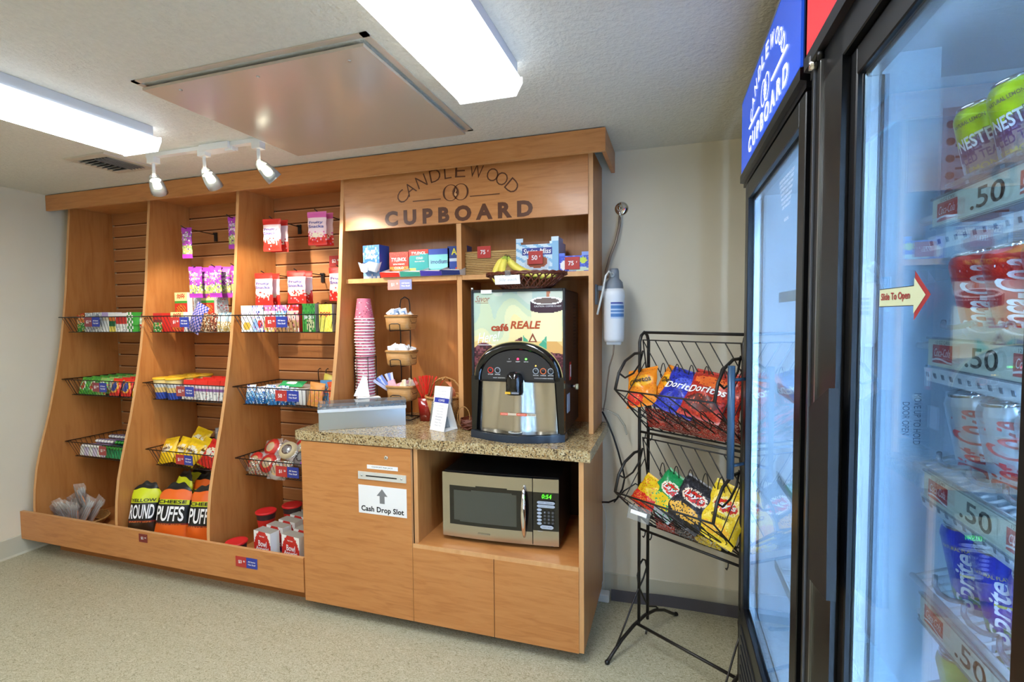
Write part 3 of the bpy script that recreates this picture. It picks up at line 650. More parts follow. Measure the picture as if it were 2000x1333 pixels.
# ------------------------------------------------------------------ wrought iron chip rack
RK = (-.15, 2.41, 0); RA = R_(-32)
t = thing('chip_rack', 'dark iron two-tier chip rack standing between the hutch and the coolers', 'rack', RK, (0, 0, RA))
Wd = .485
b = MB()
for x in (0, Wd):
    b.tube([(x, 0, .09), (x, 0, 1.44), (x, .012, 1.47), (x, .035, 1.485), (x, .058, 1.47), (x, .07, 1.44), (x, .07, .085)], .0075, IRON, 8); 
part('post_loop', b, t)
b = MB(); b.tube([(0, .035, 1.484), (Wd, .035, 1.484)], .0065, IRON, 8); part('top_rail', b, t)
for z in (1.02, .555):
    b = MB(); b.tube([(0, .0, z), (Wd, .0, z)], .006, IRON, 8); b.tube([(0, .07, z), (Wd, .07, z)], .004, IRON, 6)
    for x in (.035, .07, Wd-.05): b.tube([(x, 0, z), (x, -.004, z-.02), (x, -.014, z-.028), (x, -.022, z-.02)], .003, IRON, 6)
    part('cross_rail', b, t)
for x in (0, Wd):
    b = MB(); b.tube([(x, -.236, .008), (x, -.20, .03), (x, -.13, .068), (x, -.04, .098), (x, .05, .112), (x, .13, .105), (x, .21, .075), (x, .28, .03), (x, .321, .008)], .008, IRON, 8)
    b.lathe([(.0001, 0), (.011, .003), (.012, .012), (.006, .018)], BLACKP, 10, T=Matrix.Translation((x, -.236, 0))); b.lathe([(.0001, 0), (.011, .003), (.012, .012), (.006, .018)], BLACKP, 10, T=Matrix.Translation((x, .321, 0)))
    part('foot', b, t)
    b = MB(); b.tube([(x, -.17, .055), (x, -.10, .14), (x, -.03, .235), (x, .035, .30), (x, .062, .345), (x, .05, .385), (x, .03, .395), (x, .008, .38), (x, -.012, .33), (x, .0, .27), (x, .045, .19), (x, .08, .145), (x, .14, .12), (x, .16, .1)], .0045, IRON, 6); part('foot_scroll', b, t)
b = MB(); b.tube([(0, -.02, .10), (Wd, -.02, .10)], .007, IRON, 8); b.tube([(.06, -.02, .1), (.06, -.03, .08)], .005, IRON, 6); part('base_rail', b, t)
SH = (0, -.2, 1.238)
def basket(dz, nm):
    w0, w1 = .015, Wd-.012; A = (0.004, 1.45+dz); Bk = (.085, 1.045+dz); Bf = (.045, 1.028+dz); Lp = (-.2, 1.238+dz)
    b = MB(); P3 = lambda x, q: (x, q[0], q[1])
    b.tube([P3(w0, A), P3(w1, A), P3(w1, Bk), P3(w0, Bk)], .004, IRON, 6, closed=True)
    b.tube([P3(w0, Bf), P3(w1, Bf), P3(w1, Lp), P3(w0, Lp)], .004, IRON, 6, closed=True)
    for x in (w0, w1):
        b.tube([P3(x, Lp), (x, -.175, 1.33+dz-.02), (x, -.13, 1.38+dz-.02), (x, -.06, 1.41+dz-.02), (x, -.0, 1.39+dz)], .0065, IRON, 8)
        b.tube([(x, -.165, 1.305+dz), (x, -.13, 1.285+dz), (x, -.07, 1.30+dz), (x, -.02, 1.34+dz), (x, .004, 1.40+dz)], .0045, IRON, 6)
    fr = part('basket_frame', b, t)
    b = MB(); n = 7
    for k in range(1, n):
        x = w0+(w1-w0)*k/n
        for (q0, q1, sl) in ((A, Bk, .20), (Lp, Bf, .13)):
            f = min(1, (w1-x)/sl); e = (q0[0]+(q1[0]-q0[0])*f, q0[1]+(q1[1]-q0[1])*f); b.tube([P3(x, q0), P3(x+sl*f, e)], .0026, IRON, 5)
        b.tube([P3(x, Bf), P3(x+.02, Bk)], .0022, IRON, 5)
    for (q0, q1, sl) in ((A, Bk, .20), (Lp, Bf, .13)):
        for f0 in (.0, .35, .7):
            f1 = 1-f0; b.tube([(w0, q0[0]+(q1[0]-q0[0])*f0, q0[1]+(q1[1]-q0[1])*f0), (w0+sl*f1, q1[0], q1[1])], .0026, IRON, 5)
    for x in (w0, w1):
        for k in (.25, .5, .75):
            b.tube([(x, A[0]+(Bk[0]-A[0])*k, A[1]+(Bk[1]-A[1])*k), (x, Lp[0]+(Bf[0]-Lp[0])*k, Lp[1]+(Bf[1]-Lp[1])*k)], .0022, IRON, 5) if k < .9 else None
    link('basket_wires', b.mesh('w'), fr)
    for (q0, q1, f0, amp) in ((A, Bk, .42, .17), (Lp, Bf, .45, .3)):
        b = MB(); pts = []; N = 6*18
        L = sqrt((q1[0]-q0[0])**2+(q1[1]-q0[1])**2)
        for i in range(N+1):
            th = 2*pi*i/18; u = i/N; x = w0+.02+(w1-w0-.04)*u-.030*sin(th); f = f0-(.052/L)*cos(th)*1.15+ (.02/L)*sin(th*2)
            pts.append((x, q0[0]+(q1[0]-q0[0])*f-.003, q0[1]+(q1[1]-q0[1])*f))
        b.tube(pts, .0023, IRON, 5); link('scroll_wire', b.mesh('w'), fr)
basket(0, 'a'); basket(-.457, 'b')
b = MB(); Tt = Matrix.Translation((.135, -.19, .715)) @ Matrix.Rotation(R_(-20), 4, 'X'); b.box(-.055, .055, -.003, .0, -.03, .03, ACRYL, T=Tt); b.box(-.04, .04, -.0045, -.003, -.006, .01, WHITEP, T=Tt); part('label_holder', b, t)
def rk(x, y, z): c, s_ = cos(RA), sin(RA); return (RK[0]+x*c-y*s_, RK[1]+x*s_+y*c, z)
# ------------------------------------------------------------------ generic packets
def pouch_mesh(w, h, th, paint, nx=14, ny=18, crimp=.06, wr=.06, seed=0, back=None, pinch=0):
    rnd = random.Random(seed); ph = [rnd.random()*6 for _ in range(6)]
    def dep(u, v):
        if v < crimp or v > 1-crimp: k = 0
        else: q = (v-crimp)/(1-2*crimp); k = (sin(pi*q))**.55
        e = max(0, 1-(2*u-1)**2)**.55
        return th/2*k*e*(1+wr*2*sin(u*9+ph[0])*sin(v*11+ph[1]))+.0006
    def xx(u, v): return (u-.5)*w*(1-.05*sin(pi*v)-pinch*max(0, (v-.8)/.2)**1.5)+ (.0015+pinch*.012*(v > .85))*sin(v*23+ph[2])
    def zz(u, v): return v*h*(1-pinch*.22*max(0, v-.6)*(2*u-1)**2)+pinch*.03*max(0, v-.8)*5*sin(u*11+ph[3])*.5
    b = MB()
    b.grid(lambda u, v: (xx(u, v), -dep(u, v), zz(u, v)), nx, ny, paint)
    b.grid(lambda u, v: (xx(u, v), dep(u, v), zz(u, v)), nx, ny, back or paint, flip=True)
    return b, dep
def pouch(name, lab, cat, w, h, th, paint, texts=(), loc=(0, 0, 0), rot=(0, 0, 0), group=None, **k):
    t = thing(name, lab, cat, loc, rot, group)
    b, dep = pouch_mesh(w, h, th, paint, **k); part('wrapper', b, t)
    if texts:
        b = MB()
        for q in texts:
            s, cx, cz, tw, tht, mat = q[:6]; ro = q[6] if len(q) > 6 else 0; sh = q[7] if len(q) > 7 else 0
            ltr(b, s, cx*w, cz*h, tw*w, tht*h, mat, lambda x, z: (x, -dep(min(max(x/w+.5, 0), 1), min(max(z/h, 0), 1))-.0022-th*.03, z), rot=ro, bold=.02, shear=sh)
        part('lettering', b, t)
    return t
def carton(name, lab, cat, w, d, h, paint, side, texts=(), loc=(0, 0, 0), rot=(0, 0, 0), group=None, top=None, nx=12, ny=14):
    """box with its printed face towards -y, origin at the middle of its base"""
    t = thing(name, lab, cat, loc, rot, group)
    b = MB(); b.box(-w/2, w/2, -d/2+.0004, d/2, 0, h, {'*': side, 't': top or side}); part('box', b, t)
    b = MB(); b.grid(lambda u, v: ((u-.5)*w, -d/2, v*h), nx, ny, paint, smooth=False)
    for q in texts:
        s, cx, cz, tw, tht, mat = q[:6]; ltr(b, s, cx*w, cz*h, tw*w, tht*h, mat, onY(-d/2-.0006), rot=(q[6] if len(q) > 6 else 0), bold=.02, shear=(q[7] if len(q) > 7 else 0))
    part('printed_face', b, t); return t
def series(first, places, labels=None):
    """places: (loc, rot); the first place moves the thing itself"""
    for i, (loc, rot) in enumerate(places):
        if i == 0:
            first.location = loc; first.rotation_euler = rot
            if labels: first['label'] = labels[0]
        else: dup(first, loc, rot, labels[i] if labels else None)
def bands(*st):
    """st: (v upper limit, material)"""
    return lambda u, v: next((m_ for lim, m_ in st if v <= lim), st[-1][1])
def blob(base, spots):
    """spots: (cu, cv, ru, rv, mat) drawn in order, last on top"""
    def f(u, v):
        r = base(u, v) if callable(base) else base
        for cu, cv, ru, rv, m_ in spots:
            if ((u-cu)/ru)**2+((v-cv)/rv)**2 < 1: r = m_
        return r
    return f
def fleck(base, cols, dens=.25, seed=1, v0=0, v1=1):
    rnd = random.Random(seed); tab = {}
    def f(u, v):
        k = (int(u*40), int(v*40))
        if v0 < v < v1:
            if k not in tab: tab[k] = rnd.choice(cols) if rnd.random() < dens else None
            if tab[k]: return tab[k]
        return base(u, v) if callable(base) else base
    return f
# price tags ------------------------------------------------------------
def price_tag(x, y, z, big, small, lab, w=.068, h=.062, double=True, rot=(0, 0, 0), red=None, blue=None):
    t = thing('price_tag', lab, 'price tag', (x, y, z), rot, group='red and blue price tags')
    red = red or REDT; blue = blue or BLUET
    x0 = -w if double else -w/2
    b = MB(); b.box(x0, x0+w, -.0012, .0012, -h/2, h/2, red)
    ltr(b, big, x0+w*.42, 0, None, h*.36, WTXT, onY(-.002), bold=.02); ltr(b, small, x0+w*.8, h*.09, None, h*.17, WTXT, onY(-.002), bold=.02); part('red_card', b, t)
    if double:
        b = MB(); b.box(0.0005, w, -.0012, .0012, -h/2, h/2, blue)
        ltr(b, 'All Items', w/2, h*.14, w*.68, h*.15, WTXT, onY(-.002), bold=.02); ltr(b, 'This Shelf', w/2, -h*.14, w*.72, h*.15, WTXT, onY(-.002), bold=.02); part('blue_card', b, t)
    return t
# wire baskets ------------------------------------------------------------
bayn = ['left', 'middle', 'right']; rown = ['upper', 'middle', 'lower']
ROWZ = [(1.586, 1.484), (1.157, 1.048), (.722, .615)]
YFR, YBK = 2.355, 2.725
def wire_basket(x0, x1, zt, zb, lab):
    cx = (x0+x1)/2; t = thing('wire_basket', lab, 'basket', (cx, 2.54, zb), group='wire baskets hooked on the slatwall')
    bx = .045
    top = [(x0, YFR, zt), (x1, YFR, zt), (x1, YBK, zt), (x0, YBK, zt)]
    bot = [(x0+bx, YFR+.03, zb), (x1-bx, YFR+.03, zb), (x1-bx, YBK-.03, zb), (x0+bx, YBK-.03, zb)]
    b = MB(); b.tube(top, .0035, BLACKW, 6, closed=True); b.tube(bot, .0022, BLACKW, 5, closed=True); part('rim', b, t, True)
    b = MB(); n = 24
    for k in range(1, n):
        u = k/n; xa = x0+(x1-x0)*u; xb = x0+bx+(x1-x0-2*bx)*u
        b.tube([(xa, YFR, zt), (xb, YFR+.03, zb), (xb, YBK-.03, zb), (xa, YBK, zt)], .0015, BLACKW, 4)
    part('long_wires', b, t, True)
    b = MB(); n = 12
    for k in range(1, n):
        u = k/n; ya = YFR+(YBK-YFR)*u; yb = YFR+.03+(YBK-YFR-.06)*u
        b.tube([(x0, ya, zt), (x0+bx, yb, zb), (x1-bx, yb, zb), (x1, ya, zt)], .0015, BLACKW, 4)
    part('cross_wires', b, t, True)
    for dx in (-.03, .03):
        b = MB(); b.tube([(cx+dx, YBK, zt), (cx+dx, YBK-.006, zt+.05), (cx+dx, YBK-.004, zt+.072), (cx+dx, YBK+.01, zt+.08), (cx+dx, 2.742, zt+.078)], .003, BLACKW, 6); part('hook', b, t, True)
    return t
for bi, (x0, x1) in enumerate(BAYS):
    for ri, (zt, zb) in enumerate(ROWZ):
        wire_basket(x0+.012, (x1 if (bi, ri) != (2, 2) else -1.868)-.012, zt, zb, 'black wire basket on the %s row of the %s slatwall bay' % (rown[ri], bayn[bi]))
TY = 2.348
def tg(px, zc, big, small, lab, **k): price_tag(px, TY, zc, big, small, lab, **k)
tg(-3.70, 1.553, '$2', '00', 'price tag on the upper basket of the left bay', w=.072, red=M('tag_dull_red', '8C3C44', .5))
tg(-2.92, 1.548, '$1', '00', 'price tag on the upper basket of the middle bay', w=.075)
tg(-2.18, 1.545, '$2', '00', 'price tag on the upper basket of the right bay', w=.078)
tg(-3.66, 1.115, '$1', '00', 'price tag on the middle basket of the left bay, against green wrappers', w=.066, red=MC['tag_dull_red'])
tg(-2.90, 1.115, '$2', '50', 'price tag on the middle basket of the middle bay', w=.072, red=M('tag_brick', 'A04440', .5))
tg(-2.12, 1.118, '50', '¢', 'fifty cent price tag on the middle basket of the right bay', w=.082)
tg(-3.66, .685, '$1', '50', 'single red price tag on the lower left basket', double=False, red=MC['tag_brick'])
tg(-2.93, .68, '$1', '50', 'price tag on the basket of yellow candy bags', w=.07)
tg(-2.135, .672, '$1', '50', 'price tag on the basket of wrapped pastries', w=.082)
price_tag(-3.035, 2.1465, .25, '$2', '00', 'single dark red price tag stuck on the front board below the cheese puffs', w=.068, h=.05, double=False, red=M('tag_maroon', '7E2A24', .5))
price_tag(-2.25, 2.1465, .212, '$3', '00', 'red and blue price tag stuck on the front board below the bowl boxes', w=.075, h=.058)
price_tag(-2.065, 2.742, 1.928, '$2', '00', 'red price tag on the slatwall beneath the hanging fruit snacks', w=.085, h=.07, double=False)
price_tag(-2.66, 2.742, 2.03, '$1', '25', 'red price tag on the slatwall of the middle bay, half hidden by the divider', w=.085, h=.07, double=False)
price_tag(-1.435, 2.458, 1.745, '$1', '75', 'pale two-colour price tag hanging from the medicine shelf', w=.074, h=.055, red=M('tag_faded_red', 'E09088', .5), blue=M('tag_faded_blue', '8C94C8', .5))
# ------------------------------------------------------------------ left bay, upper basket
ZR = [z[1]+.003 for z in ROWZ]
OR, GN, YL, WH_, RD, BL, PK, SV, BR, CR = P('E0782C'), P('3E9A3C'), P('E8D45A'), P('F0F0EC'), P('C82C24'), P('2C48A8'), P('E070A8'), P('B8BCC0'), P('7A4A2C'), P('E8DCC0')
DG, LB, LV, TL, TQ, DR_, LG = P('1E6A3C'), P('8CC0E0'), P('B8A4D0'), P('1E6C70'), P('3CB8C8'), P('7C2420'), P('8CC86C')
YY = P('F0C818'); BK = P('141414'); RR = P('DC2C20'); HO = P('F06A1C'); LY = P('D4DC20')
def cbox(nm, lab, cat, xc, w, h, paint, side, texts=(), z=0, y=2.43, d=.09, rot=(0, 0, 0), group=None, **k):
    return carton(nm, lab, cat, w, d, h, paint, side, texts, (xc, y, z), rot, group, **k)
z = ZR[0]
for i, (xc, c1, c2) in enumerate(((-3.95, OR, GN), (-3.90, GN, CR), (-3.855, YL, BR))):
    pouch('seasoning_packet', ['orange', 'green', 'yellow'][i]+' seasoning packet leaning at the left of the upper left basket', 'packet', .075, .125, .02, fleck(bands((.45, c2), (.8, c1), (1, RD)), [YL, GN, WH_], .3, i), (), (xc, 2.435+i*.01, z), (R_(-8), R_(-12), 0), group='seasoning packets')
cbox('cough_drop_box', 'silver-grey medicine box beside the seasoning packets', 'box', -3.785, .075, .128, fleck(SV, [WH_, P('8C94A8')], .4, 3), SV, z=z)
cbox('cough_drop_box', 'silver-grey medicine box with a round print, left of the white box', 'box', -3.703, .08, .13, blob(fleck(SV, [WH_], .3, 4), [(.5, .75, .3, .18, P('8890A0'))]), SV, z=z)
cbox('tea_box', 'white and lilac box behind the blue tag of the upper left basket', 'box', -3.63, .06, .13, bands((.6, WH_), (.8, CR), (1, LV)), WH_, z=z)
cbox('soup_box', 'white box with a yellow and green print in the upper left basket', 'box', -3.565, .06, .125, bands((.3, YL), (.6, DG), (.8, OR), (1, WH_)), WH_, z=z)
cbox('soup_box', 'white box with a broad red label band', 'box', -3.48, .1, .12, fleck(bands((.45, WH_), (.85, RD), (1, WH_)), [SV], .15, 5, 0, .4), WH_, z=z)
cbox('soup_box', 'green and white checked box near the right of the upper left basket', 'box', -3.40, .055, .128, lambda u, v: (GN if (int(u*4)+int(v*7)) % 2 else WH_), GN, z=z)
pouch('cracker_packet', 'red and white crumpled packet at the right end of the upper left basket', 'packet', .06, .12, .03, fleck(bands((.4, RD), (.7, WH_), (1, DR_)), [WH_], .2, 6), (), (-3.35, 2.43, z), (R_(-5), 0, 0))
cbox('cup_soup_box', 'white flat box lying behind the upright boxes of the upper left basket', 'box', -3.5, .26, .128, WH_, CR, z=z, y=2.56, d=.12)
# middle bay, upper basket
z = ZR[0]
def soupface(u, v):
    if v > .62: return P('EFE8A0') if not (.2 < u < .8 and .72 < v < .92) else (RD if (int(u*20)+int(v*20)) % 2 else P('EFE8A0'))
    if v > .5: return GN
    if ((u-.5)/.4)**2+((v-.24)/.2)**2 < 1: return OR if (int(u*15)+int(v*17)) % 3 else DR_
    return RD
for i, (xc, y, zz) in enumerate(((-3.14, 2.56, 1.60), (-2.93, 2.58, 1.60), (-3.03, 2.44, z))):
    cbox('cup_soup_box', ['standing noodle box with a bowl picture, left in the back row', 'standing noodle box with a bowl picture, between silver pouches', 'noodle box with green band in the front of the upper middle basket'][i], 'box', xc, .11, .145 if i < 2 else .125, soupface, WH_, (('CUP SOUP', 0, .83, .6, .1, RD),), z=zz if i < 2 else z, y=y, d=.04, nx=16, ny=18)
cbox('cup_soup_box', 'plain white box at the bottom of the back row, middle upper basket', 'box', -3.03, .36, .112, WH_, CR, z=z, y=2.6, d=.12)
for i, xc in enumerate((-3.035, -2.84)):
    pouch('foil_pouch', ['silver pouch standing between two noodle boxes', 'silver pouch with red print standing right of the noodle boxes'][i], 'pouch', .095, .145, .03, fleck(SV, [P('E4E4E8'), P('9C9CA4')] if i == 0 else [P('E4E4E8'), P('D86060')], .35, 10+i, 0, .75), (), (xc, 2.59, 1.602), (0, 0, R_(10)))
cbox('cookie_box', 'red and white heart cookie box tilted at the right of the upper middle basket', 'box', -2.63, .13, .15, blob(bands((.62, WH_), (1, RD)), [(.5, .6, .5, .22, WH_), (.35, .28, .3, .15, P('E0B860')), (.6, .25, .1, .07, DR_), (.25, .28, .07, .06, DR_)]), WH_, (('OATMEAL', .05, .55, .6, .1, DR_),), z=1.575, y=2.55, d=.05, rot=(0, R_(8), 0))
cbox('cracker_box', 'small red box at the front left of the upper middle basket', 'box', -3.155, .075, .12, fleck(bands((.5, GN), (.62, DR_), (1, RD)), [CR, OR], .35, 12, 0, .5), RD, z=z)
pouch('nut_pouch', 'deep blue netted snack pouch leaning over the front of the upper middle basket', 'pouch', .105, .19, .04, lambda u, v: (BL if (int(u*9)+int(v*15)) % 2 else LV), (), (-2.93, 2.44, z), (R_(-6), R_(26), 0), nx=18, ny=28)
for i, xc in enumerate((-2.80, -2.735)):
    pouch('trail_mix_pouch', ['brown trail mix pouch', 'maroon trail mix pouch'][i]+' in the upper middle basket', 'pouch', .08, .115, .035, fleck(BR if i == 0 else DR_, [P('4A2C18'), CR, P('9C7048')], .6, 20+i), (), (xc, 2.42, z), (R_(-10), R_(8), 0))
for i, xc in enumerate((-2.67, -2.615)):
    pouch('cracker_pouch', ['clear blue-topped cracker pouch', 'clear blue-topped cracker pouch beside the divider'][i]+' in the upper middle basket', 'pouch', .075, .12, .035, fleck(bands((.5, P('C8A860')), (.75, P('A8C4D8')), (1, P('6C94A8'))), [WH_, CR], .35, 24+i), (), (xc, 2.42, z), (R_(-10), 0, 0))
# right bay, upper basket: cereal boxes
cer = [('white cereal box with a golden bowl', fleck(blob(WH_, [(.5, .22, .35, .16, P('E0B040'))]), [P('8C8CB0')], .15, 30, .5, .85), WH_, ('',)),
       ('pale blue and white cereal box', fleck(blob(WH_, [(.2, .2, .3, .3, P('8CB0E0')), (.7, .3, .2, .16, RD)]), [P('B8D0F0'), P('D890C0'), BL], .3, 31), LB, ('',)),
       ('pink and yellow cereal box', fleck(bands((.45, P('E8C070')), (.75, WH_), (1, PK)), [PK, BR, WH_], .3, 32), PK, ('',)),
       ('blue and pink cereal box behind the blue tag', fleck(bands((.4, P('B89060')), (.75, LB), (1, PK)), [WH_, BL, BR], .3, 33), LB, ('',)),
       ('red and cream cereal box', fleck(bands((.45, P('C8A070')), (.75, P('E8C0B0')), (1, RD)), [DR_, WH_, PK], .3, 34), RD, ('',)),
       ('green cereal box with white lettering', fleck(blob(GN, [(.6, .25, .3, .22, P('D8D8A0'))]), [P('54B050'), DG], .25, 35), GN, ('jacks',)),
       ('yellow cereal box with red lettering', fleck(P('F0E468'), [P('E8D850')], .3, 36), P('E0C840'), ('pops',))]
xs = [-2.452, -2.366, -2.28, -2.195, -2.11, -2.0, -1.885]
for i, (lab, pt, sd, tx) in enumerate(cer):
    w_ = .082 if i < 5 else .088
    cbox('cereal_box', 'small '+lab+' in the upper right basket', 'box', xs[i], w_, .157 if i != 5 else .162, pt, sd if i not in (5, 6) else P('A0A49C') , (((tx[0], 0, .52 if i == 5 else .62, .8, .2, WTXT if i == 5 else RD),) if tx[0] else ()), z=ZR[0], y=2.43, d=.05, group='small cereal boxes')
# ------------------------------------------------------------------ middle row
z = ZR[1]
cc = [('green candy packet', fleck(blob(GN, [(.5, .5, .3, .3, WH_), (.5, .5, .2, .22, RD)]), [P('6CC83C')], .2, 40), -3.925), ('green candy packet', None, -3.835), ('lime and pink candy packet', fleck(blob(LG, [(.5, .5, .3, .3, WH_)]), [RD, LG], .2, 41), -3.745), ('red candy packet with blue oval', blob(RR, [(.5, .5, .42, .34, P('F0B040')), (.5, .5, .28, .26, P('4050A0'))]), -3.62), ('red candy packet with blue oval', None, -3.51), ('yellow candy packet', blob(YY, [(.5, .5, .25, .3, WH_)]), -3.42), ('grey candy packet', fleck(SV, [WH_], .3, 42), -3.365)]
cur = None; coln = ['leftmost', 'second', 'third', 'fourth', 'fifth', 'sixth', 'rightmost']
for i, (lab, pt, xc) in enumerate(cc):
    w_ = .09 if i < 5 else .065
    for k in range(5):
        L = lab+' in the left bay, %s column, %s' % (coln[i], ['front', 'second row', 'third row', 'fourth row', 'back'][k])
        loc = (xc, 2.41+k*.055, z); rot = (R_(-18), 0, 0)
        if k == 0: cur = pouch('candy_packet', L, 'packet', w_, .12, .035, pt if pt else last, (), loc, rot, group='candy packets in the left bay'); last = pt or last
        else: dup(cur, loc, rot, L)
# cups with yellow lids
def cup_tub(nm, lab, r0, r1, h, matf, lid, group, rt=None):
    t = thing(nm, lab, 'tub', group=group); b = MB()
    b.grid(lambda u, v: ((r0+(r1-r0)*v)*cos(2*pi*u), (r0+(r1-r0)*v)*sin(2*pi*u), v*h), 28, 12, matf); b.disc(r0, 0, WH_, 28, up=False); part('tub', b, t)
    b = MB(); b.lathe([(r1+.001, h-.006), (r1+.004, h-.004), (r1+.004, h+.004), (r1+.001, h+.007), (r1-.01, h+.004), (.0001, h+.004)], lid, 28); part('lid', b, t); return t
def chipcup(u, v): return fleck(bands((.3, BL), (.55, P('E0C078')), (.78, P('C8D0D8')), (1, P('F0D890'))), [P('2C60C0'), WH_, OR], .3, 44)(u, v)
cu = cup_tub('snack_cup', '', .04, .052, .13, chipcup, P('F0C030'), 'yellow-lidded snack cups'); pl = []; lb = []
for i in range(2):
    for k in range(3): pl.append(((-3.185+i*.108, 2.425+k*.107, z), (0, 0, R_(40*k+90*i)))); lb.append('blue and tan snack cup with a yellow lid, %s column, %s' % (['left', 'right'][i], ['front', 'middle', 'back'][k]))
series(cu, pl, lb)
first = carton('jelly_snack_box', '', 'box', .098, .06, .125, fleck(bands((.42, WH_), (.6, P('8C60A0')), (.72, P('D8D0D0')), (1, RR)), [SV], .15, 45, 0, .4), RR, group='red-topped snack boxes'); pl = []; lb = []
for i in range(4):
    for k in range(4): pl.append(((-2.945+i*.101, 2.43+k*.068, z), (R_(-9), 0, 0))); lb.append('red and white snack box, %s column, %s' % (coln[i], ['front', 'second row', 'third row', 'back'][k]))
series(first, pl, lb)
# right bay middle basket
for i in range(6):
    xc = -2.445+i*.057
    pouch('tart_packet', 'light blue pastry packet, %s from the left in the middle right basket' % ['first', 'second', 'third', 'fourth', 'fifth', 'sixth'][i], 'packet', .07, .115-.012*(i % 2), .028, fleck(bands((.35, P('2C78B8')), (.6, LB), (1, P('E4ECF4'))), [P('3C90C8'), WH_, BL], .4, 50+i), (), (xc, 2.40+.012*(i % 3), z), (R_(-14), R_(-4+3*(i % 3)), 0), group='light blue pastry packets')
cbox('tart_box', 'open white pastry box lying in the middle right basket', 'box', -2.25, .36, .095, WH_, P('E4E0D8'), z=z, y=2.54, d=.2)
pouch('gum_pack', 'green candy pack lying on top of the pastry box', 'packet', .17, .06, .022, blob(P('2CA860'), [(.5, .5, .22, .25, WH_)]), (('MENTOS', 0, .5, .4, .25, GN),) if 0 else (), (-2.19, 2.45, z+.104), (R_(-62), 0, R_(4)))
for i, (xc, yy, c, l2, h_) in enumerate(((-2.03, 2.56, YL, 'yellow', .17), (-1.99, 2.42, P('F0A050'), 'orange', .14), (-1.935, 2.46, P('5C98C8'), 'blue and orange', .15), (-1.86, 2.45, P('E86030'), 'red-orange', .15))):
    pouch('fruit_chew_pouch', l2+' chew pouch at the right of the middle right basket', 'pouch', .105, h_, .035, fleck(c, [P('F0C860'), P('F0907C'), c, c], .4, 60+i, 0, .8), (), (xc, yy, z), (R_(-8), R_(14-8*i), 0))
# ------------------------------------------------------------------ lower row
z = ZR[2]
def roll(nm, lab, ca, cb, group):
    t = thing(nm, lab, 'roll', group=group); b = MB()
    b.tube([(0, -.05, .013), (0, .06, .013)], .0155, ca, 12, caps=False); b.tube([(0, -.064, .013), (0, -.05, .013)], [.007, .0132], cb, 12); b.tube([(0, .06, .013), (0, .072, .013)], [.0132, .007], cb, 12); part('wrapper', b, t)
    b = MB(); b.tube([(0, -.02, .013), (0, .03, .013)], .0134, cb, 12, caps=False); part('label_band', b, t); return t
pl = []; lb = []
rl = roll('mint_roll', '', LV, WH_, 'lavender mint rolls')
for k in range(6):
    for j in range(3): pl.append(((-3.94+k*.03, 2.45+j*.09, z+.045+.012*j), (R_(-14), 0, R_(90 if 0 else 8)))); lb.append('lavender mint roll in the lower left basket, pile column %s, layer %s' % (coln[k % 7], ['front', 'middle', 'back'][j]))
series(rl, pl, lb)
pl = []; lb = []; rl = roll('mint_roll', '', TL, GN, 'teal mint rolls')
for k in range(9):
    for j in range(3): pl.append(((-3.745+k*.03, 2.45+j*.09, z+.045+.012*j), (R_(-14), 0, R_(8)))); lb.append('teal mint roll in the lower left basket, column %d from the lavender ones, %s' % (k+1, ['front', 'middle', 'back'][j]))
series(rl, pl, lb)
for k in range(7):
    b, dp = pouch_mesh(.07, .10, .03, fleck(P('E8EEE8'), [P('B0D8C0'), GN], .3, 70+k), 8, 8); o = solo('mint_bag', b, 'white and green mint bag in the lower left basket, %s from the front' % ['first', 'second', 'third', 'fourth', 'fifth', 'sixth', 'seventh'][k], 'bag', (-3.45+.02*(k % 3), 2.42+k*.04, z+.045), (R_(-50), 0, R_(20*(k % 3)-15)), group='white and green mint bags')
for k in range(14):
    b = MB(); b.box(-.018, .018, -.012, .012, 0, .066, (P('D8CCE8') if k % 2 else P('ECECE6')) if k < 6 else P('2C9A60'), bev=.004); T = None
    solo('mint_box', b, ['small white', 'small green'][k > 6]+' mint box in the front of the lower left basket, %s' % ['far left', 'second', 'third', 'fourth', 'fifth', 'sixth', 'seventh', 'eighth', 'ninth', 'tenth', 'eleventh', 'twelfth', 'thirteenth', 'last'][k], 'box', (-3.945+k*.042, 2.405, z), (R_(-6), 0, 0), group='little mint boxes at the front')
def mmface(c, seed): return fleck(blob(c, [(.5, .55, .34, .16, P('F0E8C8'))]), [c, P('E8B828') if c is YY else P('C02018')], .2, seed)
mm = [(-3.19, 2.42, YY, -12), (-3.11, 2.44, YY, 8), (-3.03, 2.43, YY, 16), (-2.96, 2.46, YY, 20), (-3.08, 2.52, YY, 14), (-2.86, 2.43, RR, 18), (-2.79, 2.44, RR, 14), (-2.72, 2.42, RR, -8), (-2.78, 2.52, RR, 22), (-2.66, 2.44, RR, 4)]
for i, (xc, yy, c, an) in enumerate(mm):
    pouch('chocolate_candy_bag', ('yellow' if c is YY else 'red')+' chocolate candy bag in the lower middle basket, '+['at the far left', 'second from the left', 'third from the left', 'beside the red bags', 'on top at the back', 'first red one', 'second red one', 'leaning left behind the tag', 'on top of the red pile', 'against the divider'][i], 'bag', .135, .175, .05, mmface(c, 80+i), (("m&m's", 0, .55, .55, .12, P('5A3018') if c is YY else WTXT, 0),), (xc, yy, z+(.05 if i in (4, 8) else .0)), (R_(-30), R_(an), 0), group='chocolate candy bags')
for i in range(3):
    pouch('foil_candy_bag', 'dark foil candy bag at the back of the lower middle basket, %s' % ['left', 'middle', 'right'][i], 'bag', .09, .13, .035, fleck(BR, [SV, P('3A2818'), CR], .55, 92+i), (), (-2.83+i*.07, 2.62, z+.05), (R_(-20), R_(10*i), 0))
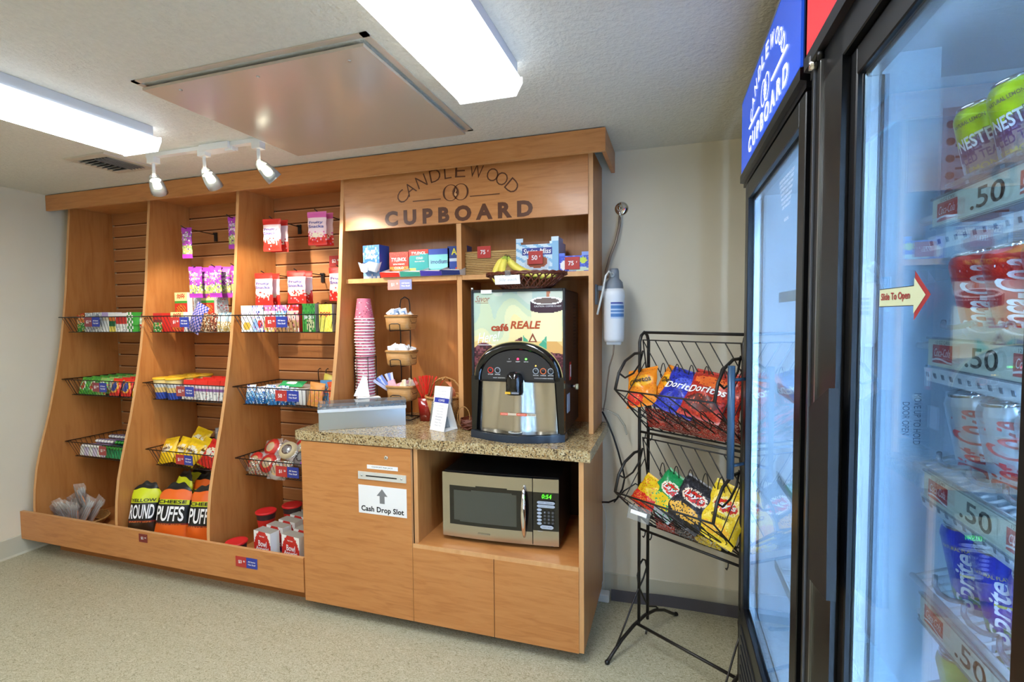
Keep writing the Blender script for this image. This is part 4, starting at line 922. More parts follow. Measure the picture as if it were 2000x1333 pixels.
b = MB(); b.lathe([(.0001, 0), (.018, 0), (.018, .05), (.014, .06), (.014, .075), (.0001, .075)], [SV, WH_, SV, SV, SV], 16); solo('small_silver_jar', b, 'small silver-topped jar behind the yellow candy bags', 'jar', (-3.0, 2.66, z+.12))
# wrapped pastries
def pastry(lab, xc, yy, zz, rx, ry, c1, c2, r=.058):
    t = thing('wrapped_pastry', lab, 'pastry', (xc, yy, zz), (R_(rx), R_(ry), 0), group='film wrapped pastries'); b = MB()
    b.lathe([(.0001, 0), (r*.85, .003), (r, .015), (r*.92, .03), (r*.5, .04), (.0001, .042)], c1, 20); part('pastry', b, t)
    b = MB(); b.lathe([(r*.99, .019), (r*.94, .0315), (r*.55, .0415)], [c2 if 1 else c1, c2], 20, T=Matrix.Rotation(.3, 4, 'Z')); b.v = b.v; part('label_ring', b, t)
    b = MB(); b.grid(lambda u, v: ((u-.5)*r*2.3, (v-.5)*r*1.9, .02+.026*sin(pi*u)*sin(pi*v)+.003*sin(u*30)*sin(v*26)), 16, 14, CLEAR); part('film_wrap', b, t)
BN, RLB = P('D8B070'), P('C83028')
for q in (('tan pastry with a red label at the far left', -2.44, 2.45, .06, 60, -10, BN, RLB), ('red and blue labelled pastry, second from left', -2.33, 2.43, .06, 58, 6, BN, RLB), ('tan pastry with a red label on top of the pile', -2.36, 2.50, .135, 55, -12, BN, RLB), ('chocolate pastry in the centre of the pile', -2.25, 2.50, .125, 50, 15, P('4A2C20'), P('D8C8A0')), ('tan pastry with a yellow label at the back', -2.18, 2.56, .135, 60, 10, P('E0C060'), RLB), ('pale pastry in front of the pile', -2.25, 2.42, .03, 65, 0, BN, P('B8B0A8')), ('dark pastry by the purple bag', -2.16, 2.52, .08, 50, 10, P('3A2820'), P('8C8480'))):
    pastry(q[0]+' of the lower right basket', q[1], q[2], z+q[3], q[4], q[5], q[6], q[7])
pouch('purple_snack_bag', 'purple and white lettered snack bag by the worktop edge', 'bag', .13, .14, .045, fleck(P('8C3CA0'), [P('D8C0E0'), WH_], .4, 99, .12, .9), (('BIG', 0, .68, .6, .2, WTXT), ('TEXAS', 0, .42, .7, .16, WTXT)), (-2.07, 2.45, z+.06), (R_(-35), R_(8), 0))
for i in range(3):
    pouch('orange_snack_packet', 'white and orange snack packet at the right of the lower right basket, %s' % ['left', 'middle', 'right'][i], 'packet', .07, .10, .03, fleck(bands((.5, OR), (1, CR)), [WH_, OR], .4, 101+i), (), (-2.05+i*.075, 2.41, z), (R_(-8), 0, 0))
for i in range(4):
    pouch('clear_cookie_packet', 'clear packet of cookies low in the front of the lower right basket, %s' % coln[i], 'packet', .085, .095, .035, fleck(P('B8A880'), [RD, SV, P('908070'), WH_], .5, 110+i), (), (-2.43+i*.08, 2.40, z), (R_(-8), 0, 0), group='clear cookie packets')
# ------------------------------------------------------------------ on the deck
ZD = .151
t = thing('cutlery_tray', 'oval wicker tray heaped with wrapped cutlery in the left bay', 'tray', (-3.87, 2.34, ZD)); b = MB()
b.lathe([(.0001, .0), (.10, .0), (.115, .012), (.15, .055), (.145, .057), (.108, .014), (.0001, .004)], WICKER, 30, sx=1.1, sy=.9); part('tray', b, t)
b = MB(); b.tube([(.165*cos(a*pi/16), .135*sin(a*pi/16), .056+.002*sin(a*3)) for a in range(32)], .006, WICKER, 6, closed=True); part('rim', b, t)
rnd = random.Random(5)
def cutlery(lab):
    t = thing('wrapped_cutlery', lab, 'cutlery', group='film wrapped cutlery kits'); b = MB()
    for k, dx in enumerate((-.012, 0, .012)):
        b.box(dx-.004, dx+.004, -.002+.003*k, .001+.003*k, .01, .12, WHITE)
        b.lathe([(.0001, 0), (.009, .01), (.011, .025), (.006, .04), (.004, .05)], WHITE, 8, T=Matrix.Translation((dx, .003*k, .11)), sy=.3)
    part('utensils', b, t); b = MB(); b.box(-.02, .02, .006, .012, .005, .11, P('F0A878')); part('napkin', b, t)
    b = MB(); b.grid(lambda u, v: ((u-.5)*.075+.003*sin(v*17), -.008-.012*sin(pi*u)*sin(pi*v)+.003*sin(u*22+v*13), v*.19), 12, 20, CLEAR); part('film_bag', b, t); return t
c0 = cutlery(''); pl = []; lb = []; dirs = ['at the far left', 'left front', 'front', 'front centre', 'right front', 'at the right', 'pointing right', 'back left', 'back centre', 'back right', 'standing tallest', 'beside the tallest', 'low in the centre', 'low at the left']
for k in range(14):
    a = -62+k*9.4; yy = -.06+.03*(k % 4)
    if k >= 10: a = [-5, 8, 30, -30][k-10]; yy = .02
    pl.append(((-3.88+a*.0012, 2.34+yy, ZD+.03+(.07 if k in (10, 11) else 0)), (R_(-12+14*(k % 3)), R_(a), R_(rnd.uniform(-25, 25))))); lb.append('film-wrapped white cutlery kit in the wicker tray, '+dirs[k])
series(c0, pl, lb)
t = thing('small_round_basket', 'small dark round basket with a white packet behind the tray', 'basket', (-3.50, 2.53, ZD)); b = MB(); b.lathe([(.0001, 0), (.05, 0), (.075, .05), (.085, .09), (.08, .09), (.07, .05), (.045, .006), (.0001, .006)], WICKERD, 22); part('bowl', b, t); b = MB(); b.tube([(.083*cos(a*pi/12), .083*sin(a*pi/12), .09) for a in range(24)], .006, WICKER, 6, closed=True); part('rim', b, t)
b = MB(); b.box(-.03, .03, -.02, .02, 0, .03, WHITEP, bev=.004); solo('white_packet', b, 'white packet in the small dark basket', 'packet', (-3.48, 2.50, ZD+.055), (R_(20), R_(-20), 0))
for k in range(9):
    b = MB(); b.box(-.065, .065, -.012, .012, 0, .05, [P('ECE4EC'), P('E8D0D0'), P('D8D4E8')][k % 3], bev=.004); solo('napkin_packet', b, 'pink-white napkin packet in the leaning row by the first divider, %s from the front' % ['first', 'second', 'third', 'fourth', 'fifth', 'sixth', 'seventh', 'eighth', 'ninth'][k], 'packet', (-3.455, 2.225+k*.027, ZD+.004), (R_(-24), 0, R_(4)), group='napkin packets on the deck')
# big popcorn and puff bags
def pop(main, panel, seed):
    def f(u, v):
        if v > .89: return BK
        if .68 < v < .75: return BK if (u < .06 or u > .94) else LY
        if .40 <= v <= .68: return BK
        if .365 < v < .40: return DR_
        if v > .75: return main
        return fleck(main, [panel, P('F0B050'), P('3A2410')], .35, seed)(u, v)
    return f
def bigbag(lab, txt1, txt2, main, panel, loc, rot, w=.225, h=.36, seed=1):
    return pouch('snack_bag', lab, 'bag', w, h, .085, pop(main, panel, seed), ((txt1, 0, .715, .8, .05, BK), (txt2, 0, .54, .78, .22, WTXT), ('PARTY SIZE', 0, .382, .7, .022, OR)), loc, rot, group='large snack bags on the deck', nx=24, ny=40, seed=seed, crimp=.05, wr=.08, pinch=.45)
bigbag('yellow and black popcorn bag at the left front of the middle bay', 'YELLOW', 'ROUND', LY, YL, (-3.168, 2.222, ZD), (R_(-14), R_(2), R_(26)), w=.18, h=.39, seed=3)
bigbag('yellow popcorn bag just behind the front yellow one', 'YELLOW', 'ROUND', LY, YL, (-3.09, 2.35, ZD+.005), (R_(-17), R_(3), R_(-10)), w=.18, h=.43, seed=4)
bigbag('orange and black cheese puff bag in the centre of the middle bay', 'CHEESE', 'PUFFS', HO, P('F09040'), (-2.95, 2.235, ZD), (R_(-15), R_(1), R_(14)), w=.225, h=.40, seed=5)
bigbag('orange and black cheese puff bag against the second divider', 'CHEESE', 'PUFFS', HO, P('F09040'), (-2.72, 2.26, ZD), (R_(-15), R_(0), R_(14)), w=.21, h=.40, seed=6)
for i, (x, y, c) in enumerate(((-2.90, 2.42, HO), (-2.70, 2.43, HO), (-2.95, 2.54, LY), (-2.74, 2.55, LY), (-3.12, 2.52, LY))):
    bigbag(('orange' if c is HO else 'yellow')+' snack bag in the shaded rows behind, '+['centre of the second row', 'right of the second row', 'centre of the back row', 'right of the back row', 'left of the back row'][i], 'CHEESE' if c is HO else 'YELLOW', 'PUFFS' if c is HO else 'ROUND', c, YL, (x, y, ZD+.01), (R_(-12), R_(3*i-5), 0), w=.2, h=.40, seed=12+i)
# red lidded tubs and bowl boxes
def soupcup(u, v): return fleck(bands((.2, WH_), (.7, RD), (1, P('3A3030'))), [WH_, P('8C2020'), BK], .3, 130)(u, v)
tb = cup_tub('noodle_tub', '', .042, .056, .12, soupcup, P('E0282C'), 'red-lidded noodle tubs')
series(tb, [((-2.41, 2.235, ZD), (0, 0, 0)), ((-2.36, 2.41, ZD+.12), (0, 0, .5)), ((-2.27, 2.53, ZD+.125), (0, 0, 1)), ((-2.36, 2.41, ZD-.003), (0, 0, 1)), ((-2.27, 2.53, ZD-.003), (0, 0, 1))], ['red-lidded noodle tub alone at the front of the right bay', 'red-lidded noodle tub stacked high beside the bowl boxes', 'red-lidded noodle tub stacked at the back, highest lid', 'noodle tub under the front stacked one', 'noodle tub under the back stacked one'])
def bowl(yel):
    def f(u, v):
        r = ((u-.5)/.52)**2+((v-.45)/.58)**2
        if r > 1: return WH_
        if v > .46: return RD
        if .36 < v <= .46: return P('6C4490')
        return (P('E0B030') if (int(u*30)+int(v*28)) % 3 else P('F0D890')) if yel else (P('C8C8B0') if (int(u*30)+int(v*28)) % 3 else P('E8E8DC'))
    return f
GR_ = P('A8A498')
for ci, (xc, yel) in enumerate(((-2.20, False), (-2.005, True))):
    c0 = carton('bowl_meal_box', '', 'box', .135, .06, .212, bowl(yel), WH_, (('Betty Crocker', 0, .87, .3, .05, WTXT), ('Bowl', .02, .68, .5, .16, WTXT), ('Appetit!', 0, .53, .76, .14, WTXT), ('HERB CHICKEN', 0, .40, .5, .04, WTXT)), group='bowl meal boxes in the right bay', top=GR_, nx=24, ny=28)
    series(c0, [((xc+.012*k, 2.245+k*.082, ZD), (0, 0, R_(-8))) for k in range(5)], ['red and white bowl meal box, %s column, %s' % (['left', 'right'][ci], ['front', 'second', 'third', 'fourth', 'back'][k]) for k in range(5)])
# ------------------------------------------------------------------ peg hooks with hanging bags
def peg(x, z, lab, L=.26):
    t = thing('peg_hook', lab, 'hook', (x, 2.74, z), group='black slatwall peg hooks'); b = MB(); b.box(-.012, .012, -.004, .003, -.05, .01, BLACKW); b.box(-.016, .016, -.008, -.003, .0, .01, BLACKW); part('back_plate', b, t)
    b = MB(); b.tube([(0, -.004, -.004), (0, -L+.03, .004), (0, -L, .016)], .003, BLACKW, 6); part('prong', b, t)
VI = P('B03CB8'); 
def vio(seed): return fleck(bands((.12, VI), (.42, P('B8C070')), (1, VI)), [P('F0D8E8'), P('6C3C90'), P('80B050')], .35, seed, .12, .85)
def hang(nm, lab, x, y, ztop, w, h, th, paint, txts, group, rz=0): return pouch(nm, lab, 'bag', w, h, th, paint, txts, (x, y, ztop-h), (0, 0, R_(rz)), group, crimp=.07, nx=16, ny=22)
G1 = 2.187-.0885*0; zt = 2.178
peg(-3.04, 2.155, 'peg hook on the upper row of the middle bay, left'); peg(-2.66, 2.20, 'peg hook on the upper row of the middle bay, by the divider')
for i, x in enumerate((-2.955, -2.80, -2.64)): peg(x, 1.895, 'peg hook on the second row of the middle bay, '+['left', 'centre', 'right'][i])
vt = (('NUTS', 0, .74, .5, .09, WTXT), ('MIX', 0, .6, .4, .08, P('F0D8E8')))
hang('violet_nut_bag', 'slim violet nut bag hanging alone on the top left peg', -3.04, 2.52, 2.165, .072, .20, .025, vio(140), vt, 'violet nut bags', 12)
hang('violet_nut_bag', 'slim violet nut bag on the top peg half hidden by the divider', -2.66, 2.53, 2.21, .072, .2, .025, vio(141), vt, 'violet nut bags', 10)
for i, (x, y, rz) in enumerate(((-2.955, 2.50, 20), (-2.935, 2.56, 14), (-2.80, 2.51, 12), (-2.79, 2.57, 20), (-2.64, 2.53, 14))):
    hang('violet_nut_bag', 'slim violet nut bag on the second row of pegs, '+['front of the left peg', 'back of the left peg', 'front of the centre peg', 'back of the centre peg', 'on the right peg'][i], x, y, 1.905, .085, .20, .03, vio(142+i), vt, 'violet nut bags', rz)
def fruity(c, s): return fleck(blob(bands((.3, RR), (.8, P('F0D0D0')), (1, c)), [(.5, .3, .4, .08, P('F0E0C0'))]), [c, P('C02828'), P('F0B0B0')], .25, s, .06, .42)
ft = (('Fruity', 0, .66, .72, .1, P('5C5CA0')), ('Snacks', 0, .55, .78, .09, P('5C5CA0')))
for i, (x, z, px) in enumerate(((-2.33, 2.17, -2.38), (-2.0, 2.19, -2.05), (-2.405, 1.845, -2.4), (-2.16, 1.85, -2.16), (-1.86, 1.86, -1.86))):
    peg(x, z-.005, 'peg hook in the right bay holding '+['the upper left bag', 'the pink bag', 'the lower left bag', 'the lower centre bag', 'the bag cut off by the right panel'][i])
    c = P('E060A8') if i == 1 else RR
    hang('fruit_snack_bag', ['red fruit snack bag on the upper left peg', 'pink fruit snack bag on the upper right peg', 'red fruit snack bag on the lower left peg', 'red fruit snack bag on the lower centre peg', 'red fruit snack bag mostly hidden behind the right panel'][i], x, 2.50, z, .125, .195, .03, fruity(c, 150+i), ft, 'fruit snack bags', 6)
    hang('fruit_snack_bag', ['second red fruit snack bag behind the upper left one', 'second pink fruit snack bag behind the upper right one', 'second red fruit snack bag behind the lower left one', 'second red fruit snack bag behind the lower centre one', 'hidden red fruit snack bag at the right panel'][i], x+.01, 2.55, z, .125, .195, .03, fruity(c, 160+i), (), 'fruit snack bags', 4)
# ------------------------------------------------------------------ chips in the rack (rack frame: x along, y away, z up)
def chip(lab, paint, txts, x, y, z, w, h, rx, ry, rz=0, th=.06, seed=1):
    loc = rk(x, y, z); return pouch('chip_bag', lab, 'bag', w, h, th, paint, txts, loc, (R_(rx), R_(ry), RA+R_(rz)), 'bags of chips in the rack', nx=36, ny=40, seed=seed, crimp=.07, wr=.16)
CHO, CHB, CHR, CHG, CHK, CHY = P('F08A1C', .28), P('2A34A8', .28), P('B83024', .28), P('1E8C4C', .28), P('2A2A30', .28), P('F2D22C', .28)
DKR = P('7C1E18', .28)
chip('orange puff bag at the left of the top chip basket', fleck(blob(CHO, [(.5, .62, .42, .16, P('F4B020')), (.3, .2, .3, .15, RR)]), [P('F4A030'), P('D86818')], .15, 201), (('Cheetos', 0, .62, .7, .14, BK, .15),), .065, -.075, 1.155, .15, .19, -30, -14, 10)
chip('second orange puff bag leaning right behind the first', fleck(blob(CHO, [(.5, .62, .42, .16, P('F4B020'))]), [P('3A2410'), P('F4A030')], .15, 202), (('Cheetos', 0, .62, .7, .14, BK, .1),), .135, -.03, 1.16, .14, .19, -28, 14, -5)
chip('blue chip bag in the middle of the top chip basket', fleck(blob(CHB, [(.55, .66, .3, .14, P('5868D8'))]), [P('3C48C8'), P('1C2060')], .25, 203), (('Doritos', 0, .58, .84, .15, WTXT, .12, .2),), .21, -.07, 1.145, .19, .21, -34, 12, 0)
chip('red chip bag at the right of the top chip basket', fleck(blob(CHR, [(.5, .75, .4, .12, P('E8702C')), (.5, .3, .4, .16, P('5C2018'))]), [P('D8502C'), DKR], .2, 204), (('Doritos', 0, .56, .84, .15, WTXT, .1, .2),), .335, -.08, 1.14, .19, .22, -34, 8, 0)
chip('second red chip bag behind the front red one', fleck(CHR, [P('E8502C'), DKR], .3, 205), (), .405, -.015, 1.13, .13, .21, -22, 6, 0)
for i, (x, y, z, c) in enumerate(((.10, .03, 1.04, CHR), (.17, .035, 1.035, DKR), (.26, .035, 1.035, DKR), (.35, .03, 1.035, CHR), (.42, .03, 1.04, DKR))):
    chip('dark red bag pressed against the lower wires of the top basket, '+['leftmost', 'second', 'centre', 'fourth', 'rightmost'][i], fleck(c, [P('A04030'), P('C8A898'), P('4C1410')], .4, 210+i), (), x, y-.015, z+.008, .12, .10, 20, 0, 0, th=.035)
chip('small yellow and red bag at the left of the lower chip basket', fleck(bands((.4, RR), (1, YY)), [RR, P('F0B030')], .25, 220), (), .06, -.085, .70, .12, .15, -34, 22, 0)
chip('green and silver chip bag in the lower chip basket', fleck(blob(bands((.35, SV), (1, CHG)), [(.5, .3, .35, .16, YY), (.5, .62, .34, .15, P('F0E8D0')), (.5, .62, .28, .11, RR)]), [P('2CA05C')], .15, 221), (("Lay's", 0, .62, .48, .14, WTXT, .1, .2),), .13, -.07, .69, .16, .20, -34, 28, 0)
chip('black chip bag in the centre of the lower chip basket', fleck(blob(CHK, [(.5, .27, .42, .14, P('E8B040')), (.5, .62, .34, .15, P('F0E0C8')), (.5, .62, .28, .11, RR)]), [P('48484E'), P('141418')], .25, 222), (("Lay's", 0, .62, .48, .14, WTXT, .1, .2),), .245, -.07, .675, .18, .21, -36, 22, 0)
chip('yellow chip bag at the right of the lower chip basket', fleck(blob(CHY, [(.5, .62, .34, .15, P('F8E8A0')), (.5, .62, .28, .11, RR), (.5, .2, .35, .1, P('F0B030'))]), [P('F8E060'), P('E0B820')], .2, 223), (("Lay's", 0, .62, .48, .14, WTXT, .1, .2), ('Classic', 0, .42, .4, .06, BTXT, .1)), .385, -.05, .645, .18, .24, -30, 14, 0)
for i, (x, c) in enumerate(((.15, CHR), (.24, CHK), (.34, CHY))):
    chip(['red', 'black', 'orange-yellow'][i]+' bag low against the front wires of the lower basket', fleck(c, [SV, BR], .35, 230+i), (), x, .01, .585, .12, .10, 20, 0, 0, th=.035)
# ------------------------------------------------------------------ hutch shelves
ZS = 1.786
AB = P('3C78C0')
t = carton('antacid_box', 'tall blue effervescent tablet box at the left of the medicine shelf', 'box', .115, .09, .19, fleck(bands((.1, P('D8E4F0')), (.45, P('7CA8DC')), (1, AB)), [P('6C9CD8'), P('D0E0F4')], .3, 300), P('2C4C9C'), (('Alka', .0, .80, .55, .11, WTXT, .05, .3), ('Seltzer', .02, .66, .78, .11, WTXT, .05, .3)), (-1.635, 2.545, ZS), (0, 0, R_(-6)))
b = MB(); b.grid(lambda u, v: (.055*cos(2*pi*u)*(.8+.4*v)+.01*sin(9*u*pi), .035*sin(2*pi*u), .035+.05*v+.006*sin(u*25)), 30, 5, P('C8CCD4')); b.box(-.04, -.008, -.02, .015, .06, .085, P('1C2C6C'), bev=.004); b.box(-.004, .034, -.02, .015, .06, .09, P('2848C0'), bev=.004)
o = solo('torn_packet_tray', b, 'torn grey dispenser opening with blue packets on the tall blue box', 'packet tray', (-1.635, 2.478, ZS+.002))
def med(lab, xc, w, h, paint, txts, c2):
    t = carton('medicine_dispenser', lab, 'box', w, .07, h, paint, c2, txts, (xc, 2.575, ZS), (0, 0, 0), 'medicine dispenser boxes', nx=20, ny=20)
    b = MB(); b.add([(-w/2, -.13, 0), (w/2, -.13, 0), (w/2, -.035, 0), (-w/2, -.035, 0), (-w/2, -.14, .028), (w/2, -.14, .022), (w/2, -.035, .05), (-w/2, -.035, .055)], [[0, 1, 5, 4], [3, 0, 4, 7], [1, 2, 6, 5], [3, 2, 1, 0]], [c2, P('E8E4E0'), P('D8D4D0'), WH_]); part('tray', b, t)
    b = MB()
    for k in range(4): b.box(-w/2+.01, w/2-.01, -.12+k*.02, -.108+k*.02, .002, .03+.004*(k % 2), P('C8C8CC'), bev=.002)
    part('sachets', b, t); return t
TYR, TEAL = P('D83024'), P('2CA0A4')
med('red pain reliever dispenser box left on the medicine shelf', -1.485, .12, .148, fleck(bands((.28, TYR), (.46, P('E88C3C')), (1, TYR)), [P('E85038')], .15, 301), (('TYLENOL', 0, .72, .8, .14, WTXT, 0, .1), ('EXTRA STRENGTH', 0, .54, .6, .05, WTXT), ('COLD', 0, .4, .5, .08, WTXT)), TYR)
med('teal and red cold remedy dispenser box on the medicine shelf', -1.36, .12, .156, lambda u, v: (TYR if v > .82+.1*(u-.5) else (P('E8E478') if v < .35 and u < .35 else TEAL)), (('TYLENOL', 0, .88, .75, .1, WTXT, 0, .1), ('COLD', .05, .7, .35, .08, WTXT), ('MULTI SYMPTOM', .05, .58, .5, .04, WTXT)), P('3C9C88'))
med('blue and aqua stomach remedy dispenser box on the medicine shelf', -1.235, .125, .155, lambda u, v: (P('3454B8') if v > .78 else (P('8CE0E0') if v > .3 else P('5CC0C8'))), (('imodium', 0, .55, .8, .15, P('4C5CA0')),), P('4438A0'))
med('navy dispenser box with yellow lettering half hidden by the divider', -1.125, .115, .165, lambda u, v: (P('1C3C8C') if v > .6 else (P('C8D8F0') if v > .5 else (TYR if v < .3 and u > .4 else P('2448A8')))), (('Advil', .1, .82, .8, .22, P('E8E43C')),), P('1C2C6C'))
# woven box
t = thing('wicker_box', 'pale rectangular woven basket on the right hutch shelf', 'basket', (-.915, 2.63, ZS)); b = MB()
b.box(-.15, .15, -.115, -.105, 0, .12, WICKERP); b.box(-.15, .15, .085, .095, 0, .12, WICKERP); b.box(-.15, -.14, -.105, .085, 0, .12, WICKERP); b.box(.14, .15, -.105, .085, 0, .12, WICKERP); b.box(-.14, .14, -.105, .085, 0, .008, WICKERP); part('woven_side', b, t)
b = MB(); WS = P('C8A468', .6)
for k in range(13):
    z = .006+k*.0092
    b.tube([(-.151+i*.0121, -.1155-.0022*((i+k) % 2), z) for i in range(26)], .0028, WS, 5)
part('strands', b, t)
b = MB(); b.tube([(-.15, -.11, .12), (.15, -.11, .12), (.15, .09, .12), (-.15, .09, .12)], .007, WS, 6, closed=True); part('rim', b, t)
price_tag(-.955, 2.505, 1.905, '75', '¢', 'red 75 cent tag on the woven basket', w=.075, h=.062, double=False)
for tname in ():
    pass
def cocoa(u, v):
    if v > .93 and (.12 < u < .8): return BR
    if ((u-.5)/.3)**2+((v-.3)/.26)**2 < 1: return P('C8D8E8') if ((u-.5)/.25)**2+((v-.36)/.2)**2 > 1 else P('9C5030')
    if .58 < v < .82 and .14 < u < .86: return P('2C3C94')
    return P('8CC0E4') if (u*7+v*9) % 2.2 < .9 or u > .85 else P('D8ECF8')
t = carton('cocoa_box', 'large white and blue cocoa box with a mug picture on the right hutch shelf', 'box', .225, .16, .158, cocoa, P('A8BCDC'), (('Swiss Miss', 0, .70, .66, .17, WTXT, 0, .2),), (-.665, 2.585, ZS), (0, 0, R_(-1)), nx=34, ny=26)
b = MB(); b.box(-.1125, -.075, -.08, -.076, .158, .178, P('C8E0F4')); b.box(.075, .1125, -.08, -.076, .158, .18, P('D8ECF8')); b.box(.1085, .1125, -.076, .02, .158, .178, P('A8BCDC')); part('box_flap', b, t)
price_tag(-.672, 2.498, 1.863, '50', '¢', 'red 50 cent tag on the large cocoa box', w=.075, h=.066, double=False)
t = carton('snack_bar_box', 'low bright blue box open at the top by the right hutch panel', 'box', .15, .15, .08, blob(fleck(P('3454D0'), [P('5C7CE8')], .2, 310), [(.82, .7, .12, .2, P('C8E048')), (.15, .4, .12, .3, WH_), (.7, .15, .4, .12, P('C8E8D8'))]), P('4464D8'), (), (-.478, 2.585, ZS), nx=24, ny=14)
b = MB(); b.box(-.075, -.045, -.075, -.071, .08, .094, P('5C7CE8')); b.box(.04, .075, -.075, -.071, .08, .098, P('7CA0F0')); part('box_flap', b, t)
price_tag(-.485, 2.505, 1.828, '75', '¢', 'red 75 cent tag on the low blue box', w=.075, h=.062, double=False)
# ------------------------------------------------------------------ worktop, left side
ZW = .979
# cups
t = thing('cup_holder', 'black wire cup holder behind the steel bin', 'holder', (-1.708, 2.52, ZW)); b = MB(); b.tube([(.066*cos(a*pi/12), .066*sin(a*pi/12), .003) for a in range(24)], .003, BLACKW, 6, closed=True); b.tube([(.064*cos(a*pi/12), .064*sin(a*pi/12), .36) for a in range(24)], .0025, BLACKW, 6, closed=True); part('ring', b, t)
for k in range(6):
    a = k*pi/3+.3; b = MB(); b.tube([(.066*cos(a), .066*sin(a), .003), (.064*cos(a), .064*sin(a), .36)], .0022, BLACKW, 5); part('upright', b, t)
PINK = P('D4708A'); PINKL = P('F0D8DC')
def cup(lab):
    t = thing('paper_cup', lab, 'cup', group='inverted pink paper cups in one stack'); b = MB()
    rb, rt_, h = .037, .054, .118
    b.grid(lambda u, v: ((rt_+(rb-rt_)*v)*cos(2*pi*u), (rt_+(rb-rt_)*v)*sin(2*pi*u), v*h), 40, 22, fleck(PINK, [P('D8748C'), P('F0E0E0'), P('8C3C54')], .14, 320)); b.disc(rb-.002, h-.004, PINKL, 28); part('sleeve', b, t)
    b = MB(); b.tube([(rt_*cos(a*pi/16), rt_*sin(a*pi/16),   .002) for a in range(32)], .0036, WHITEP, 6, closed=True); part('rolled_rim', b, t); return t
c0 = cup('pink paper cup on top of the tall inverted stack'); zz = ZW+.006; n = 33; pl = []; lb = []
for k in range(n):
    z_ = zz+.572-k*.0170
    pl.append(((-1.708+.004*sin(k*.7), 2.52, z_), (0, 0, k*.7))); lb.append('topmost pink paper cup of the tall inverted stack' if k == 0 else 'pink paper cup of which only the rim shows in the tall inverted stack')
series(c0, pl, lb)
# three-tier caddy
t = thing('tiered_caddy', 'black wire stand holding three small wicker baskets', 'stand', (-1.495, 2.585, ZW)); b = MB()
for x in (-.032, .032): b.tube([(x, .03, .0), (x, .03, .66), (x*.8, .03, .69), (0, .03, .705)] if 1 else [], .0035, BLACKW, 6)
b.tube([(-.08, -.07, .004), (.08, -.07, .004), (.08, .05, .004), (-.08, .05, .004)], .0035, BLACKW, 6, closed=True); part('wire_frame', b, t)
TZ = [.51, .308, .105]
for z_ in TZ:
    b = MB(); b.tube([(-.033, .03, z_), (-.033, -.085, z_), (-.033, -.09, z_+.035), (-.02, -.09, z_+.04), (.02, -.09, z_+.04), (.033, -.09, z_+.035), (.033, -.085, z_), (.033, .03, z_)], .003, BLACKW, 6); part('basket_hook', b, t)
for i, z_ in enumerate(TZ):
    g = thing('wicker_basket', ['top', 'middle', 'bottom'][i]+' small honey wicker basket on the three-tier stand', 'basket', (-1.495, 2.57, ZW+z_+.004), group='small wicker baskets'); b = MB()
    b.lathe([(.0001, .0), (.068, .0), (.072, .01), (.078, .075), (.073, .075), (.066, .01), (.0001, .008)], WICKER, 32, sx=1.06, sy=.78, sq=5); part('woven_bowl', b, g)
    b = MB(); b.lathe([(.077, .072), (.083, .075), (.083, .083), (.0775, .087), (.072, .083), (.073, .074)], WICKER, 32, sx=1.06, sy=.78, sq=5); part('rim', b, g)
    rnd = random.Random(40+i)
    cols = [[WHITEP, P('E8EEF6'), P('C8D8F0')], [WHITEP, P('F0F0F0')], [P('F0E8C8'), P('E8DCD0'), P('E0A8B8')]][i]
    for k in range(16 if i < 2 else 12):
        b = MB(); b.box(-.022, .022, -.006, .006, -.0, .05, cols[k % len(cols)], bev=.002)
        if i == 0: b.box(-.01, .01, -.0066, -.0058, .015, .035, P('6C9CD0'))
        solo('sugar_packet' if i != 1 else 'creamer_cup', b, ['white and blue sugar packet heaped in the top wicker basket', 'white creamer packet heaped in the middle wicker basket', 'cream or pink sweetener packet in the bottom wicker basket'][i], 'packet', (-1.495+rnd.uniform(-.05, .05), 2.57+rnd.uniform(-.035, .035), ZW+z_+.062+rnd.uniform(-.008, .018)), (R_(rnd.uniform(-55, 20)), R_(rnd.uniform(-40, 40)), rnd.uniform(-1, 1)), group='packets in the %s wicker basket' % ['top', 'middle', 'bottom'][i])
for k in range(7):
    b = MB(); b.box(-.008, .008, -.001, .001, 0, .11, P('7088D0') if k % 2 else P('C8D0F0')); solo('drink_mix_stick', b, 'blue striped drink stick fanning left out of the bottom wicker basket', 'packet', (-1.54-.006*k, 2.555+.008*(k % 3), ZW+.16), (R_(-10), R_(-16-6*k), R_(10*k)), group='blue sticks in the bottom wicker basket')
# stirrers
t = thing('stirrer_cup', 'clear red-tinted square cup holding red stirrers', 'cup', (-1.335, 2.56, ZW)); b = MB(); b.lathe([(.0001, 0), (.036, 0), (.044, .13), (.041, .13), (.034, .004), (.0001, .004)], M('red_tinted_plastic', '8C1C18', .15, coat=.4), 24, sq=4); part('cup_body', b, t)
STI = P('E83424'); rnd = random.Random(9)
b0 = MB(); b0.box(-.0016, .0016, -.0012, .0012, 0, .13, STI); b0.box(-.003, .003, -.0012, .0012, .13, .145, STI); me = b0.mesh('stirrer')
for k in range(46):
    a = rnd.uniform(0, 2*pi); q = rnd.uniform(.0, 1); o = link('red_stirrer', me); o.location = (-1.335+.024*q*cos(a), 2.56+.02*q*sin(a), ZW+.11); o.rotation_euler = (R_(-22*q*sin(a)), R_(32*q*cos(a)), rnd.uniform(0, 3))
    tag(o, 'thin red plastic stirrer fanning out of the red-tinted cup', 'stirrer', 'red stirrers in the cup')
